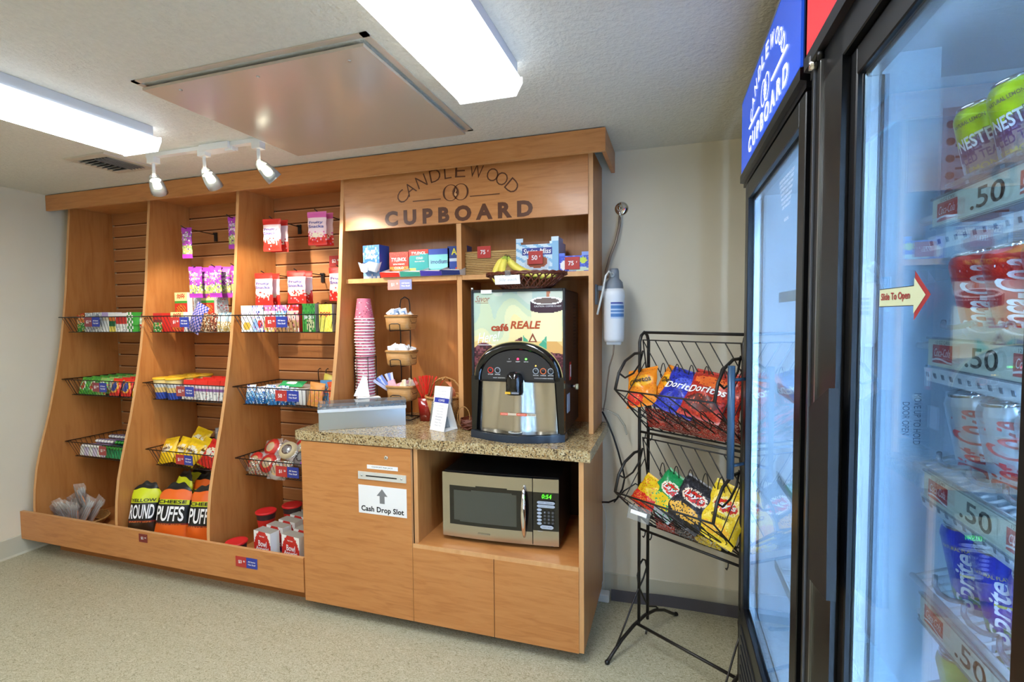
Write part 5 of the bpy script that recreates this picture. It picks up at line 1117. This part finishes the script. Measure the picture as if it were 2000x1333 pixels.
# handled basket with sweets
t = thing('handled_basket', 'round honey wicker basket with a hoop handle behind the cards', 'basket', (-1.225, 2.56, ZW)); b = MB()
b.lathe([(.0001, 0), (.06, 0), (.075, .03), (.105, .14), (.10, .14), (.07, .03), (.0001, .006)], WICKER, 28); part('woven_bowl', b, t)
b = MB(); b.tube([(.104*cos(a*pi/14), .104*sin(a*pi/14), .142+.002*(a % 2)) for a in range(28)], .007, WICKER, 6, closed=True); part('rim', b, t)
b = MB(); b.tube([(.0, .10, .14), (.0, .095, .19), (-.0, .06, .235), (.0, .02, .245)]+[(.0, -.02, .235)], .0055, WICKER, 6); b.tube([(-.1, .0, .14), (-.085, .01, .2), (-.04, .02, .235), (.0, .02, .245), (.05, .02, .232), (.09, .01, .195), (.1, 0, .14)], .0055, WICKER, 6); part('handle', b, t)
for k in range(12):
    b = MB(); b.lathe([(.0001, -.012), (.011, -.006), (.012, .004), (.0001, .012)], [RD, P('E8C8A0'), P('B05838')][k % 3], 10); a = k*.9; solo('wrapped_sweet', b, ['red', 'cream', 'brown'][k % 3]+' wrapped sweet in the hoop-handled basket', 'sweet', (-1.225+.06*cos(a)*(.4+.6*(k % 2)), 2.56+.055*sin(a), ZW+.125), (0, .4*k, k), group='%s sweets in the handled basket' % ['red', 'cream', 'brown'][k % 3])
b = MB()
for k in range(4): b.tube([(.05+.004*k, -.02+.01*k, .12), (.055+.004*k, -.02, .18), (.04-.01*k, -.01, .225)], .003, P('C87C58'), 5)
solo('twisted_straws', b, 'thin tan curled straws rising behind the brochure holder', 'straw', (-1.22, 2.56, ZW))
# brochure holder and tent card
t = thing('brochure_holder', 'clear acrylic holder with white brochures behind the tent card', 'brochure holder', (-1.18, 2.42, ZW), (0, 0, R_(-8))); b = MB(); T = Matrix.Rotation(R_(-12), 4, 'X')
b.box(-.053, .053, -.03, -.027, 0, .12, ACRYL, T=T); b.box(-.053, .053, .0, .003, 0, .2, ACRYL, T=T); b.box(-.053, .053, -.03, .003, 0, .003, ACRYL, T=T); b.box(-.055, -.053, -.03, .003, 0, .13, ACRYL, T=T); b.box(.053, .055, -.03, .003, 0, .13, ACRYL, T=T); part('acrylic_body', b, t)
b = MB(); b.box(-.05, .05, -.022, -.004, .004, .215, WHITEP, T=T)
for k in range(3): ltr(b, ['Guest', 'Services', 'WELCOME'][k], 0, .19-.018*k, .05, .009, P('A8ACB4'), lambda x, z: tuple(T @ Vector((x, -.0225, z))))
b.box(-.05, .05, -.0226, -.022, .125, .128, BTXT, T=T); part('brochures', b, t)
t = thing('tent_card', 'white standing price card with a blue heading at the front of the worktop', 'card', (-1.158, 2.325, ZW), (0, 0, R_(-20))); b = MB(); T = Matrix.Rotation(R_(-14), 4, 'X')
b.box(-.052, .052, -.0008, .0008, 0, .17, WHITEP, T=T); b.box(-.052, .052, -.0012, -.0008, .145, .17, P('24349C'), T=T); part('card_front', b, t)
b = MB(); T2 = Matrix.Translation((0, .1, 0)) @ Matrix.Rotation(R_(20), 4, 'X'); b.box(-.052, .052, -.0008, .0008, 0, .172, WHITEP, T=T2); b.box(-.052, .052, .0, .1, .0, .0012, WHITEP); part('card_back', b, t)
b = MB(); f2 = lambda x, z: tuple(T @ Vector((x, -.0014, z))); ltr(b, 'COFFEE', 0, .157, .045, .011, WTXT, f2)
for k, s in enumerate(('12 oz Regular', '16 oz Large', 'Hot Cocoa', 'Cappuccino', 'Refill', 'Milk', 'Hot Tea', 'Thank You')): ltr(b, s, 0, .13-.0145*k, .05-.004*(k % 3), .006, P('6C7490'), f2)
part('lettering', b, t)
# napkins
for k in range(10):
    b = MB(); b.box(-.062, .062, -.024, .024, 0, .0035, WHITEP); solo('paper_napkin', b, 'white napkin in the loose pile behind the steel bin, %s' % ('topmost' if k == 9 else 'under the topmost'), 'napkin', (-1.632+.003*(k % 4), 2.425+.003*(k % 3), ZW+.101+k*.0042), (0, R_(2), R_(30+2*k)), group='napkins in the pile')
t = thing('napkin_tray', 'white napkin tray hidden behind the steel bin', 'tray', (-1.632, 2.425, ZW), (0, 0, R_(34))); b = MB(); b.box(-.066, .066, -.026, .026, 0, .1, WHITE, bev=.004); part('tray', b, t)
b = MB(); b.add([(-.055, 0, 0), (.05, .0, 0), (.02, .02, .11), (.0, .01, .115), (-.04, .03, .02)], [[0, 1, 2, 3], [0, 3, 4], [4, 3, 2, 1]], WHITEP); solo('folded_napkin', b, 'white napkin folded to a peak at the left of the napkin pile', 'napkin', (-1.66, 2.41, ZW+.145))
# steel condiment bin
t = thing('condiment_bin', 'long brushed steel condiment bin with a clear lid, set askew on the worktop', 'bin', (-1.572, 2.288, ZW), (0, 0, R_(34)))
L2, D2, H2 = .222, .055, .105
b = MB(); b.box(-L2, L2, -.0, .002, .002, H2, STEEL); b.box(-L2, L2, D2*2-.002, D2*2, .002, H2, STEEL); b.box(-L2, -L2+.002, .002, D2*2-.002, .002, H2, STEEL); b.box(L2-.002, L2, .002, D2*2-.002, .002, H2, STEEL); b.box(-L2, L2, 0, D2*2, 0, .002, STEEL); part('steel_body', b, t)
b = MB(); b.box(-L2-.004, L2+.004, -.004, -.002, H2-.012, H2+.004, M('bin_rim_white', 'D8DCDC', .3)); b.box(-L2-.004, -L2-.002, -.002, D2*2, H2-.012, H2+.004, MC['bin_rim_white']); b.box(L2+.002, L2+.004, -.002, D2*2, H2-.012, H2+.004, MC['bin_rim_white']); part('rim', b, t)
b = MB(); b.box(-L2-.003, L2+.003, -.003, -.001, H2+.004, H2+.034, ACRYL); b.box(-L2-.003, L2+.003, D2*2, D2*2+.002, H2+.004, H2+.034, ACRYL); b.box(-L2-.003, L2+.003, -.001, D2*2, H2+.032, H2+.034, ACRYL); b.box(-L2-.003, -L2-.001, -.001, D2*2, H2+.004, H2+.032, ACRYL); b.box(L2+.001, L2+.003, -.001, D2*2, H2+.004, H2+.032, ACRYL); part('clear_lid', b, t)
b = MB()
for x in (-.11, 0, .11): b.box(x-.001, x+.001, .003, D2*2-.003, .003, H2, STEEL)
part('partition', b, t)
rnd = random.Random(77); ca, sa = cos(R_(34)), sin(R_(34))
for k in range(34):
    x = -.20+k*.012; y = rnd.uniform(.03, .08); c = P('3C6C94') if k > 19 else [P('E8E4E0'), P('D8B8A8'), P('C8CCD4')][k % 3]
    b = MB(); b.box(-.022, .022, -.003, .003, 0, .032, c, bev=.001); b.box(-.016, .016, -.0036, -.003, .006, .026, P('D8E4EC') if k > 19 else WH_)
    solo('tea_bag_packet' if k > 19 else 'sweetener_packet', b, 'blue tea packet in the right compartments of the steel bin' if k > 19 else ['white', 'tan', 'grey'][k % 3]+' sweetener packet in the left compartments of the steel bin', 'packet', (-1.572+x*ca-y*sa, 2.288+x*sa+y*ca, ZW+.075), (R_(rnd.uniform(-50, -10)), R_(rnd.uniform(-30, 30)), R_(34+rnd.uniform(-30, 30))), group='blue tea packets in the steel bin' if k > 19 else ['white', 'tan', 'grey'][k % 3]+' packets in the steel bin')
# ------------------------------------------------------------------ coffee machine
t = thing('coffee_machine', 'black hot drinks machine with a picture front and arched dispensing bay', 'coffee machine', (-.71, 2.3, ZW), (0, 0, R_(1.5)))
CW, CD, CH = .232, .40, .715
b = MB(); b.box(-CW+.004, CW-.004, .01, CD, .03, CH-.004, BLACKP, bev=.006); part('body', b, t)
b = MB()
for i in range(4):
    for j in range(14): b.box(CW-.0045, CW-.003, .24+i*.022, .25+i*.022, .42+j*.017, .428+j*.017, P('0A0A0C'))
part('vent_slots', b, t); b = MB(); b.box(CW-.005, CW-.002, .12, .16, .27, .36, REDP); b.box(CW-.0048, CW-.0015, .125, .155, .285, .345, WH_); part('warning_sticker', b, t); b = MB(); b.box(CW-.005, CW-.002, .05, .12, .12, .21, P('B8C8E0')); part('rating_label', b, t)
b = MB(); BZ = M('machine_bezel', '20242A', .3)
for (x0, x1, z0, z1) in ((-CW, -CW+.012, .285, CH), (CW-.012, CW, .285, CH), (-CW+.012, CW-.012, CH-.012, CH)): b.box(x0, x1, -.012, .012, z0, z1, BZ, bev=.002)
part('picture_frame', b, t)
SK = [P(c) for c in ('B8CCB8', 'C8D4B0', 'DCDCB0', 'ECDCA0', 'E8C880', 'DCA860', 'C8D0C0', 'B0C4BC')]
BEA = [P(c) for c in ('4C2028', '6C303C', '381820', '804850')]
rnd = random.Random(3); bt = {}
def art(u, v):
    # cup of coffee top right
    cu_, cv = .82, .86
    if ((u-cu_)/.17)**2+((v-.895)/.045)**2 < 1: return P('6C5C58') if ((u-cu_)/.14)**2+((v-.895)/.03)**2 < 1 else WH_
    if abs(u-cu_-.02) < .018+.02*(v-.9) and v > .9: return P('B87858')
    if abs(u-cu_) < .175 and .79-.03*(1-((u-cu_)/.175)**2) < v < .90: return P('3C2434')
    if abs(u-cu_+.0) < .165 and .45 < v < .80: base = P('F0E8B4')
    else: base = None
    # green leaf points
    if .56 < u < .82:
        e = .34+abs(u-.70)*1.1 if u < .7 else .34+abs(u-.70)*1.2
        if v < e+.03 and v > .24 and (u < .64 or u > .74 or v < .42): return P('4CA884') if int(u*40+v*40) % 5 else P('6CC0A0')
    hb = .34+.06*sin(u*14)+(.06 if .3 < u < .55 else 0) if u < .6 else .30-.1*(u-.8)
    if v < hb+.04:
        k = (int(u*46), int(v*60))
        if k not in bt: bt[k] = rnd.choice(BEA)
        return bt[k]
    if base: return base
    i = int((1-v)*9+1.2*sin(u*5+v*7)+.6*sin(u*17)); return SK[min(max(i-1, 0), 5)] if i > 0 else SK[7-(int(u*6) % 2)]
b = MB(); b.grid(lambda u, v: ((u-.5)*2*(CW-.012), -.004, .27+v*(CH-.012-.27)), 96, 110, art, smooth=False); fp_ = part('picture_panel', b, t)
b = MB(); yy = onY(-.0055)
ltr(b, 'café', -.088, .533, .088, .036, P('A84020'), yy, bold=.04); ltr(b, 'REALE', .04, .545, .15, .037, P('B04820'), yy, bold=.03, shear=.2)
ltr(b, 'Savor', -.175, .672, .075, .03, P('A06050'), yy, shear=.5); b.box(-.205, -.145, -.0058, -.005, .651, .6525, P('A06050'))
ltr(b, 'Here!', -.145, .487, .12, .05, WTXT, yy, shear=.5, rot=.12); b.box(-.20, -.11, -.0058, -.005, .447, .4495, WTXT)
ltr(b, 'CAUTION: COFFEE IS HOT', .148, .632, .13, .007, WTXT, yy)
b.add([(.075+x, -.0056, .475+z) for x, z in ((-.022, -.012), (.022, -.012), (0, .032))], [[0, 1, 2]], P('8C4028')); b.add([(.075+x, -.0060, .475+z) for x, z in ((-.012, -.007), (.012, -.007), (0, .016))], [[0, 1, 2]], P('F0E8B4'))
link('lettering', b.mesh('l'), fp_)
# arch
def arch(rw, zt, zb, nn=28, p=2.15):
    pts = [(-rw, zb)]
    for k in range(nn+1):
        a = pi-pi*k/nn; c, s_ = cos(a), sin(a)
        pts.append((rw*(abs(c)**(2/p))*(1 if c > 0 else -1), zb+(zt-zb)*abs(s_)**(2/p)))
    return pts+[(rw, zb)]
GOLD = M('gold_pinstripe', 'D8C078', .4)
b = MB(); b.prism(arch(.221, .468, .272), 'y', -.009, -.004, GOLD); b.prism(arch(.217, .464, .272), 'y', -.014, -.008, BLACKP)
fa = M('control_panel_face', '2A2A2C', .35)
b.prism(arch(.180, .425, .282), 'y', -.018, -.013, fa); part('arch_panel', b, t)
b = MB()
o_ = [(-.217, .272), (-.217, .04), (-.180, .04), (-.168, .20), (-.180, .272)]
b.prism([(-.228, .30), (-.228, .02), (-.205, .02), (-.190, .28), (-.19, .30)], 'y', -.03, .01, BLACKG); b.prism([(.228, .30), (.228, .02), (.205, .02), (.190, .28), (.19, .30)], 'y', -.03, .01, BLACKG)
N = 40; v_ = []; f_ = []
for j in range(N+1):
    a = pi-pi*j/N; c, s_ = cos(a), sin(a); k = abs(c)**(2/2.15)*(1 if c > 0 else -1); q = abs(s_)**(2/2.15)
    for (r1, z1, yv) in ((.217, .464, -.014), (.21, .458, -.03), (.19, .438, -.03), (.18, .425, -.014)): v_.append((r1*k, yv, .28+(z1-.28)*q))
for j in range(N):
    for q in range(3): f_.append([j*4+q, j*4+q+1, j*4+q+5, j*4+q+4])
b.add(v_, f_, BLACKG, True); part('arch_surround', b, t)
b = MB()
def ringb(x, z, mat, r=.013):
    b.tube([(x+r*cos(a*pi/8), -.0195, z+r*sin(a*pi/8)) for a in range(16)], .0024, mat, 5, closed=True); b.cyl((x, -.018, z), (x, -.0205, z), r*.75, fa, 12)
for x, mt in ((-.133, P('D84030')), (-.097, P('98A0A8')), (.092, P('98A0A8')), (.128, P('D87040')), (.164, P('98A0A8'))): ringb(x, .327, mt)
part('button', b, t)
LEDR = M('red_indicator', 'FF2040', .4, emit=5); LEDG = M('green_indicator', '50F040', .4, emit=4); LEDY = M('amber_indicator', 'FFC040', .4, emit=3)
b = MB(); b.cyl((.005, -.018, .383), (.005, -.021, .383), .005, LEDR, 10); b.cyl((.045, -.018, .383), (.045, -.021, .383), .0045, LEDG, 10); b.cyl((.092, -.018, .352), (.092, -.021, .352), .003, LEDY, 8); b.cyl((-.038, -.018, .383), (-.038, -.02, .383), .002, WTXT, 8); part('indicator_light', b, t)
b = MB(); yb = onY(-.0188)
for x, s in ((-.133, 'STOP'), (-.097, 'RINSE'), (.092, 'REGULAR'), (.128, 'LARGE'), (.164, 'HOT WATER')): ltr(b, s, x, .307, .026, .005, WTXT, yb)
for x, s in ((-.038, 'HEAT'), (.005, 'READY'), (.045, 'SERVE')): ltr(b, s, x, .37, .022, .005, WTXT, yb)
ltr(b, 'HOT DRINKS', -.09, .291, .06, .004, WTXT, yb); ltr(b, 'PLACE CUP UNDER NOZZLE', .13, .293, .09, .004, WTXT, yb); part('lettering', b, t)
b = MB(); b.grid(lambda u, v: ((u-.5)*2*(.178+.016*(1-v)), .012-.045*sin(pi*u)*(.35+.65*(1-v))-.012*cos(u*4*pi)-.006, .035+v*.247), 48, 12, STEELD); part('steel_splash_panel', b, t)
b = MB(); b.box(-.075, .10, -.052, -.050, .118, .128, P('D8C8B0')); 
b.box(-.075, -.038, -.053, -.0515, .117, .129, P('E05830')); b.box(.005, .055, -.053, -.0515, .117, .129, P('E05830'))
ltr(b, 'CAUTION', -.056, .123, .03, .006, WTXT, onY(-.0535)); ltr(b, 'HOT LIQUID', .03, .123, .04, .006, WTXT, onY(-.0535)); ltr(b, 'VERY HOT', .078, .123, .036, .006, BTXT, onY(-.0535)); part('warning_strip', b, t)
T = Matrix.Translation((-.008, -.035, 0)); b = MB(); b.lathe([(.0001, .325), (.022, .322), (.036, .31), (.042, .29), (.043, .225), (.038, .215), (.0001, .215)], BLACKG, 28, T=T, sy=.8); b.box(-.036, -.010, -.0385, -.035, .222, .232, P('E8B83C'), T=T); b.box(-.006, .03, -.037, -.034, .2225, .231, P('8C9098'), T=T); part('nozzle', b, t)
b = MB()
pr = [(-.232, .03), (-.232, -.035)]+[(-.232+.464*k/16, -.035-.075*sin(pi*k/16)) for k in range(1, 16)]+[(.232, -.035), (.232, .03)]
b.prism(pr, 'z', .0, .034, M('drip_tray_blue_black', '1E2C3C', .25, coat=.3)); b.prism([(x*.9, -.012+(y+.012)*.86 if y < 0 else y) for x, y in pr], 'z', .034, .037, BLACKG)
T = Matrix.Translation((-.0, -.06, .037)); b.lathe([(.026, .0), (.034, .002), (.034, .004), (.026, .004)], P('B8BCB8'), 24, T=T, sy=.75); part('drip_tray', b, t)
b = MB(); b.cyl((CW-.005, .17, .235), (CW+.025, .17, .235), .008, CHROME, 10); b.cyl((CW+.022, .155, .235), (CW+.034, .155, .235), .014, P('C8C4A0'), 12); part('side_valve', b, t)
b = MB(); b.box(-.18, -.125, -.013, .0, CH-.018, CH-.001, WHITEP); part('tape', b, t); b = MB(); b.lathe([(.0001, 0), (.006, .0), (.006, .012), (.0001, .014)], CHROME, 10, T=Matrix.Translation((-CW+.004, -.002, CH))); part('latch', b, t)
# small dark basket left of the machine
t = thing('small_dark_basket', 'little dark wicker basket with a hoop, left of the drinks machine', 'basket', (-1.005, 2.42, ZW)); b = MB(); b.lathe([(.0001, 0), (.04, 0), (.05, .02), (.058, .055), (.053, .055), (.045, .02), (.0001, .005)], WICKERD, 20); part('woven_bowl', b, t)
b = MB(); b.tube([(-.03+.035*cos(a*pi/10), -.03, .065+.055*sin(a*pi/10)) for a in range(0, 20)], .003, WICKER, 5, closed=True); part('handle', b, t)
for k in range(5):
    b = MB(); b.tube([(.055*cos(a*pi/8+k), .055*sin(a*pi/8+k), .012+.01*k+.006*sin(a*2+k)) for a in range(16)], .0035, WICKERD, 5, closed=True); part('strand', b, t)
# banana basket on top
ZM = ZW+CH+.001
t = thing('fruit_basket', 'oval dark open-weave basket on top of the drinks machine', 'basket', (-.678, 2.342, ZM)); 
def ov(a, r, z, f=.62): return (r*cos(a), r*f*sin(a), z)
b = MB()
for k in range(30):
    a0 = 2*pi*k/30
    for s_ in (-1, 1): b.tube([ov(a0+s_*.30*q/5, .115+.078*(q/5)**.8, .003+.068*q/5) for q in range(6)], .0036, WICKERD, 5)
part('open_weave', b, t)
b = MB()
for off in (0, pi): b.tube([ov(2*pi*k/72, .194+.003*sin(k*2.2+off), .072+.005*sin(k*1.1+off)) for k in range(72)], .0055, WICKERD, 6, closed=True)
part('braided_rim', b, t)
b = MB(); 
for off in (0, pi): b.tube([ov(2*pi*k/60, .112+.003*sin(k*1.3+off), .006+.003*sin(k*1.3+off)) for k in range(60)], .005, WICKERD, 6, closed=True)
for k in range(9):
    y = -.06+k*.015; xw = .115*sqrt(max(0, 1-(y/.075)**2)); b.tube([(-xw, y, .004), (xw, y, .004)], .004, WICKERD, 5)
part('base', b, t)
t = thing('sign_card', 'white handwritten card clipped to the fruit basket', 'card', (-.728, 2.212, ZM+.038), (R_(14), 0, R_(-4))); b = MB(); b.box(-.065, .06, -.002, 0, -.02, .022, WHITEP); part('card', b, t)
b = MB(); ltr(b, '50¢ each', 0, 0, .09, .016, P('B8BCC0'), onY(-.0026), shear=.3); part('lettering', b, t)
b = MB(); b.box(-.01, .015, -.004, .004, .018, .045, ACRYL); part('clip', b, t)
BAN = ramp_mat('banana_peel', [(.3, 'D8C84C'), (.7, 'E8DC68')], nscale=8, rough=.45); BANG = M('banana_green_neck', '9CB040', .45); BTIP = M('banana_stem', '6C5C30', .6)
def banana(lab, pts, loc):
    t = thing('banana', lab, 'banana', loc, group='green-necked bananas in the fruit basket')
    P_ = [Vector(p) for p in pts]; n = 18; sm_ = []
    for i in range(n+1):
        u = i/n; a = (1-u)**3*P_[0]+3*(1-u)**2*u*P_[1]+3*(1-u)*u*u*P_[2]+u**3*P_[3]; sm_.append(a)
    rad = [.006+.013*min(1, max(0, (u-.08))*5)*(1 if u < .8 else max(.25, 1-(u-.8)*4)) for u in [i/n for i in range(n+1)]]
    b = MB(); b.tube(sm_[3:], rad[3:], BAN, 6); part('peel', b, t)
    b = MB(); b.tube(sm_[1:5], rad[1:5], BANG, 6); part('neck', b, t)
    b = MB(); b.tube(sm_[:2], [.006, .0065], BTIP, 6); b.tube([sm_[-1], sm_[-1]+(sm_[-1]-sm_[-2])*.5], [.004, .003], BTIP, 6); part('stem', b, t)
bx, by, bz = -.772, 2.32, ZM
banana('banana bending down to the left of the bunch', [(.0, 0, .165), (-.03, .0, .13), (-.075, -.01, .07), (-.03, -.04, .03)], (bx, by, bz))
banana('banana in the middle of the bunch facing the room', [(.005, -.008, .165), (-.005, -.02, .12), (-.03, -.05, .06), (.04, -.07, .035)], (bx, by, bz))
banana('banana reaching right along the basket rim', [(.012, .0, .165), (.01, .0, .12), (.07, -.01, .075), (.17, -.02, .06)], (bx, by, bz))
banana('banana lying at the far right in the fruit basket', [(.012, .012, .16), (.02, .02, .10), (.13, .03, .05), (.24, .01, .062)], (bx, by, bz))
# ------------------------------------------------------------------ microwave
t = thing('microwave', 'stainless microwave with a black control panel in the open bay', 'microwave', (-.80, 2.26, .4545), (0, 0, R_(3.2)))
MW, MH, MD = .292, .335, .40
b = MB(); b.box(-MW+.002, MW, .012, MD, .018, MH+.012, BLACKP, bev=.004)
for x in (-MW+.04, MW-.04):
    for y in (.05, MD-.05): b.cyl((x, y, 0), (x, y, .02), .012, BLACKP, 10)
part('casing', b, t)
b = MB(); xs_ = .168
def fr_curve(u, v, x0, x1): return (x0+(x1-x0)*u, .0-.012*sin(pi*min(max((x0+(x1-x0)*u+MW)/(2*MW), 0), 1)), .022+v*(MH-.014))
def doorp(u, v):
    x = -MW+(xs_+MW)*u; top = .795+.02*sin(pi*u*.9); bot = .21-.02*sin(pi*u*.9)
    if u > .075 and bot < v < top: return BLACKG if (u < .14 or u > .83 or v < bot+.06 or v > top-.07) else M('microwave_window_mesh', '4A4C44', .35)
    return STEELD
b.grid(lambda u, v: fr_curve(u, v, -MW, xs_-.002), 60, 56, doorp); b.box(-MW, xs_-.002, .0, .012, .022, .022+MH-.014, BLACKP); dr = part('door', b, t)
b = MB(); hp = []
for k in range(15): q = k/14; hp.append((.128+.004*sin(pi*q), -.012-.038*sin(pi*q)**.7, .06+.245*q))
b.tube(hp, [.006+.007*sin(pi*k/14) for k in range(15)], CHROME, 10); link('handle', b.mesh('h'), dr)
b = MB(); ltr(b, 'EMERSON', -.075, .052, .06, .007, P('6C6C64'), onY(-.0145)); link('lettering', b.mesh('l'), dr)
b = MB(); b.grid(lambda u, v: fr_curve(u, v, xs_+.002, MW), 8, 40, lambda u, v: (BLACKG if .215 < v < .80 else STEELD)); b.box(xs_+.002, MW, .0, .012, .022, .022+MH-.014, BLACKP); cp = part('control_panel', b, t)
b = MB(); DIG = M('green_display_digits', '40F020', .4, emit=3); ltr(b, '0:54', .236, .262, .045, .019, DIG, onY(-.0105), shear=.12, spacing=1.1); link('display', b.mesh('d'), cp)
b = MB(); BT_ = P('B8C4D4'); K = P('585C64')
def pill(x0, x1, z, h): b.prism([(x0+h/2, z-h/2), (x1-h/2, z-h/2), (x1, z-h*.2), (x1, z+h*.2), (x1-h/2, z+h/2), (x0+h/2, z+h/2), (x0, z+h*.2), (x0, z-h*.2)], 'y', -.0115, -.009, BT_)
pill(.190, .275, .232, .013); pill(.190, .275, .215, .013)
for k in range(5): pill(.190, .212, .197-.0165*k, .012)
for i in range(3):
    for k in range(4): b.tube([(.227+.019*i+.0055*cos(a*pi/4), -.0105, .186-.0165*k+.0055*sin(a*pi/4)) for a in range(8)], .0009, K, 4, closed=True); ltr(b, '123456789*0#'[k*3+i], .227+.019*i, .186-.0165*k, .004, .006, BT_, onY(-.0108))
pill(.205, .268, .115, .017); ltr(b, 'Cook   Defrost', .232, .2325, .06, .005, K, onY(-.0125)); ltr(b, 'Popcorn  Potato', .232, .2155, .06, .005, K, onY(-.0125)); ltr(b, 'Start  Stop', .237, .115, .045, .006, K, onY(-.0125)); ltr(b, '1000 W', .205, .094, .025, .004, BT_, onY(-.0108)); link('button_pad', b.mesh('b'), cp)
# ------------------------------------------------------------------ water filter, hoses, cords on the right
t = thing('water_filter', 'white cylindrical water filter with a grey head on the hutch side', 'water filter', (-.285, 2.56, 1.43)); b = MB()
FW = M('filter_white', 'E4E8EC', .35)
b.lathe([(.0001, .0), (.046, .004), (.05, .02), (.052, .22), (.054, .225), (.053, .25), (.045, .268), (.0001, .27)], FW, 32); b.box(-.035, .035, -.02, .02, -.012, .006, FW, bev=.003); part('cartridge', b, t)
b = MB(); b.lathe([(.044, .262), (.046, .275), (.042, .30), (.026, .318), (.024, .355), (.02, .368), (.0001, .37)], GREY, 24); b.cyl((-.005, -.024, .335), (-.005, -.032, .335), .012, GREYL, 12); part('head', b, t)
b = MB(); b.box(-.088, -.082, -.04, .04, .19, .29, GREY); b.box(-.082, -.03, -.012, .012, .26, .285, GREY, bev=.003); part('wall_bracket', b, t)
b = MB(); b.grid(lambda u, v: (.0515*cos(-pi/2-.2+1.5*u), .0515*sin(-pi/2-.2+1.5*u)*1.02, .12+.08*v), 12, 10, lambda u, v: (P('2C3C8C') if v > .85 else (P('4C7CB8') if int(v*12) % 2 else P('B8CCE4')))); part('label', b, t)
TUB = M('white_tubing', 'D0D4D0', .4)
b = MB(); b.tube([(-.005, -.034, .335), (-.02, -.05, .352), (-.035, -.05, .33), (-.045, -.055, .27), (-.065, -.06, .18), (-.075, -.06, .14)], .0055, TUB, 8); part('outlet_tube', b, t)
t = thing('wall_valve', 'round chrome escutcheon with a shut-off valve high on the back wall', 'valve', (-.27, YB, 2.136)); b = MB(); b.lathe([(.0001, .014), (.02, .013), (.034, .008), (.038, .0)], CHROME, 28, T=Matrix.Rotation(R_(90), 4, 'X')); part('escutcheon', b, t)
b = MB(); b.lathe([(.0001, .0), (.014, .004), (.017, .018), (.012, .03), (.0001, .034)], CHROME, 16, T=Matrix.Translation((-.006, -.012, 0)) @ Matrix.Rotation(R_(90), 4, 'X')); b.cyl((-.006, -.03, 0), (-.006, -.03, -.05), .007, CHROME, 10); part('valve_body', b, t)
b = MB(); BRD = M('braided_hose', '9C8C7C', .4, .4); b.tube([(-.276, 2.752, 2.086), (-.278, 2.75, 2.04), (-.295, 2.745, 1.96), (-.325, 2.74, 1.88), (-.345, 2.72, 1.8), (-.34, 2.66, 1.76), (-.31, 2.60, 1.765)], .007, BRD, 8); solo('supply_hose', b, 'braided supply hose running down the wall from the chrome valve', 'hose')
b = MB(); b.tube([(-.285, 2.56, 1.418), (-.29, 2.57, 1.37), (-.315, 2.62, 1.30), (-.33, 2.66, 1.22), (-.345, 2.70, 1.12), (-.36, 2.72, 1.05)], .004, BRD, 6); solo('filter_tube', b, 'thin grey tube dropping from beneath the water filter', 'tube')
b = MB(); b.tube([(-.362, 2.70, 1.05), (-.33, 2.69, .99), (-.30, 2.68, .92), (-.275, 2.68, .84), (-.255, 2.685, .76), (-.243, 2.69, .70), (-.255, 2.69, .64), (-.285, 2.70, .58), (-.33, 2.72, .55), (-.368, 2.74, .54)], .005, BLACKP, 8); solo('black_cord', b, 'black power cord looping between the worktop and the chip rack', 'cord')
b = MB(); b.tube([(-.30, 2.70, .56), (-.25, 2.72, .62), (-.19, 2.74, .66), (-.13, 2.75, .62)], .004, BLACKP, 6); solo('black_cord', b, 'short black cord running behind the chip rack post', 'cord')
b = MB(); b.tube([(-.367, 2.74, .53), (-.35, 2.745, .48), (-.345, 2.745, .40), (-.352, 2.745, .30), (-.362, 2.745, .2), (-.362, 2.745, .1), (-.375, 2.745, .06), (-.372, 2.74, .035)], .0022, WHITE, 6); solo('thin_white_cord', b, 'thin white cord dangling down beside the base cabinet', 'cord')
b = MB(); b.tube([(-.362, 2.69, 1.065), (-.33, 2.68, 1.06), (-.28, 2.69, 1.035), (-.245, 2.70, .98), (-.235, 2.72, .93)], .006, ACRYL, 8); solo('clear_tube', b, 'loop of clear plastic tubing at the corner of the worktop', 'tube')
b = MB(); b.box(-.398, -.325, 2.69, 2.75, .0, .045, WHITE, bev=.006); solo('power_adapter', b, 'white adapter box on the floor by the base cabinet', 'adapter')
b = MB(); pts = [(-.318, 2.725), (-.20, 2.73), (-.05, 2.748), (.1, 2.752), (.35, 2.748), (.7, 2.75)]
for i in range(len(pts)-1):
    (x0, y0), (x1, y1) = pts[i], pts[i+1]; b.add([(x0, y0, 0), (x1, y1, 0), (x1, y1+.006, 0), (x0, y0+.006, 0), (x0, y0, .062), (x1, y1, .062), (x1, y1+.006, .062), (x0, y0+.006, .062)], [(0, 1, 5, 4), (2, 3, 7, 6), (3, 0, 4, 7), (1, 2, 6, 5), (4, 5, 6, 7), (3, 2, 1, 0)], M('loose_vinyl_strip', '55535A', .5))
solo('loose_base_strip', b, 'dark grey vinyl strip standing loose along the back wall base', 'vinyl strip')
# ------------------------------------------------------------------ label tidy-up
for o in COL.objects:
    if 'label' in o.keys():
        w_ = o['label'].split()
        if len(w_) > 16: print('LONG', len(w_), o['label'])
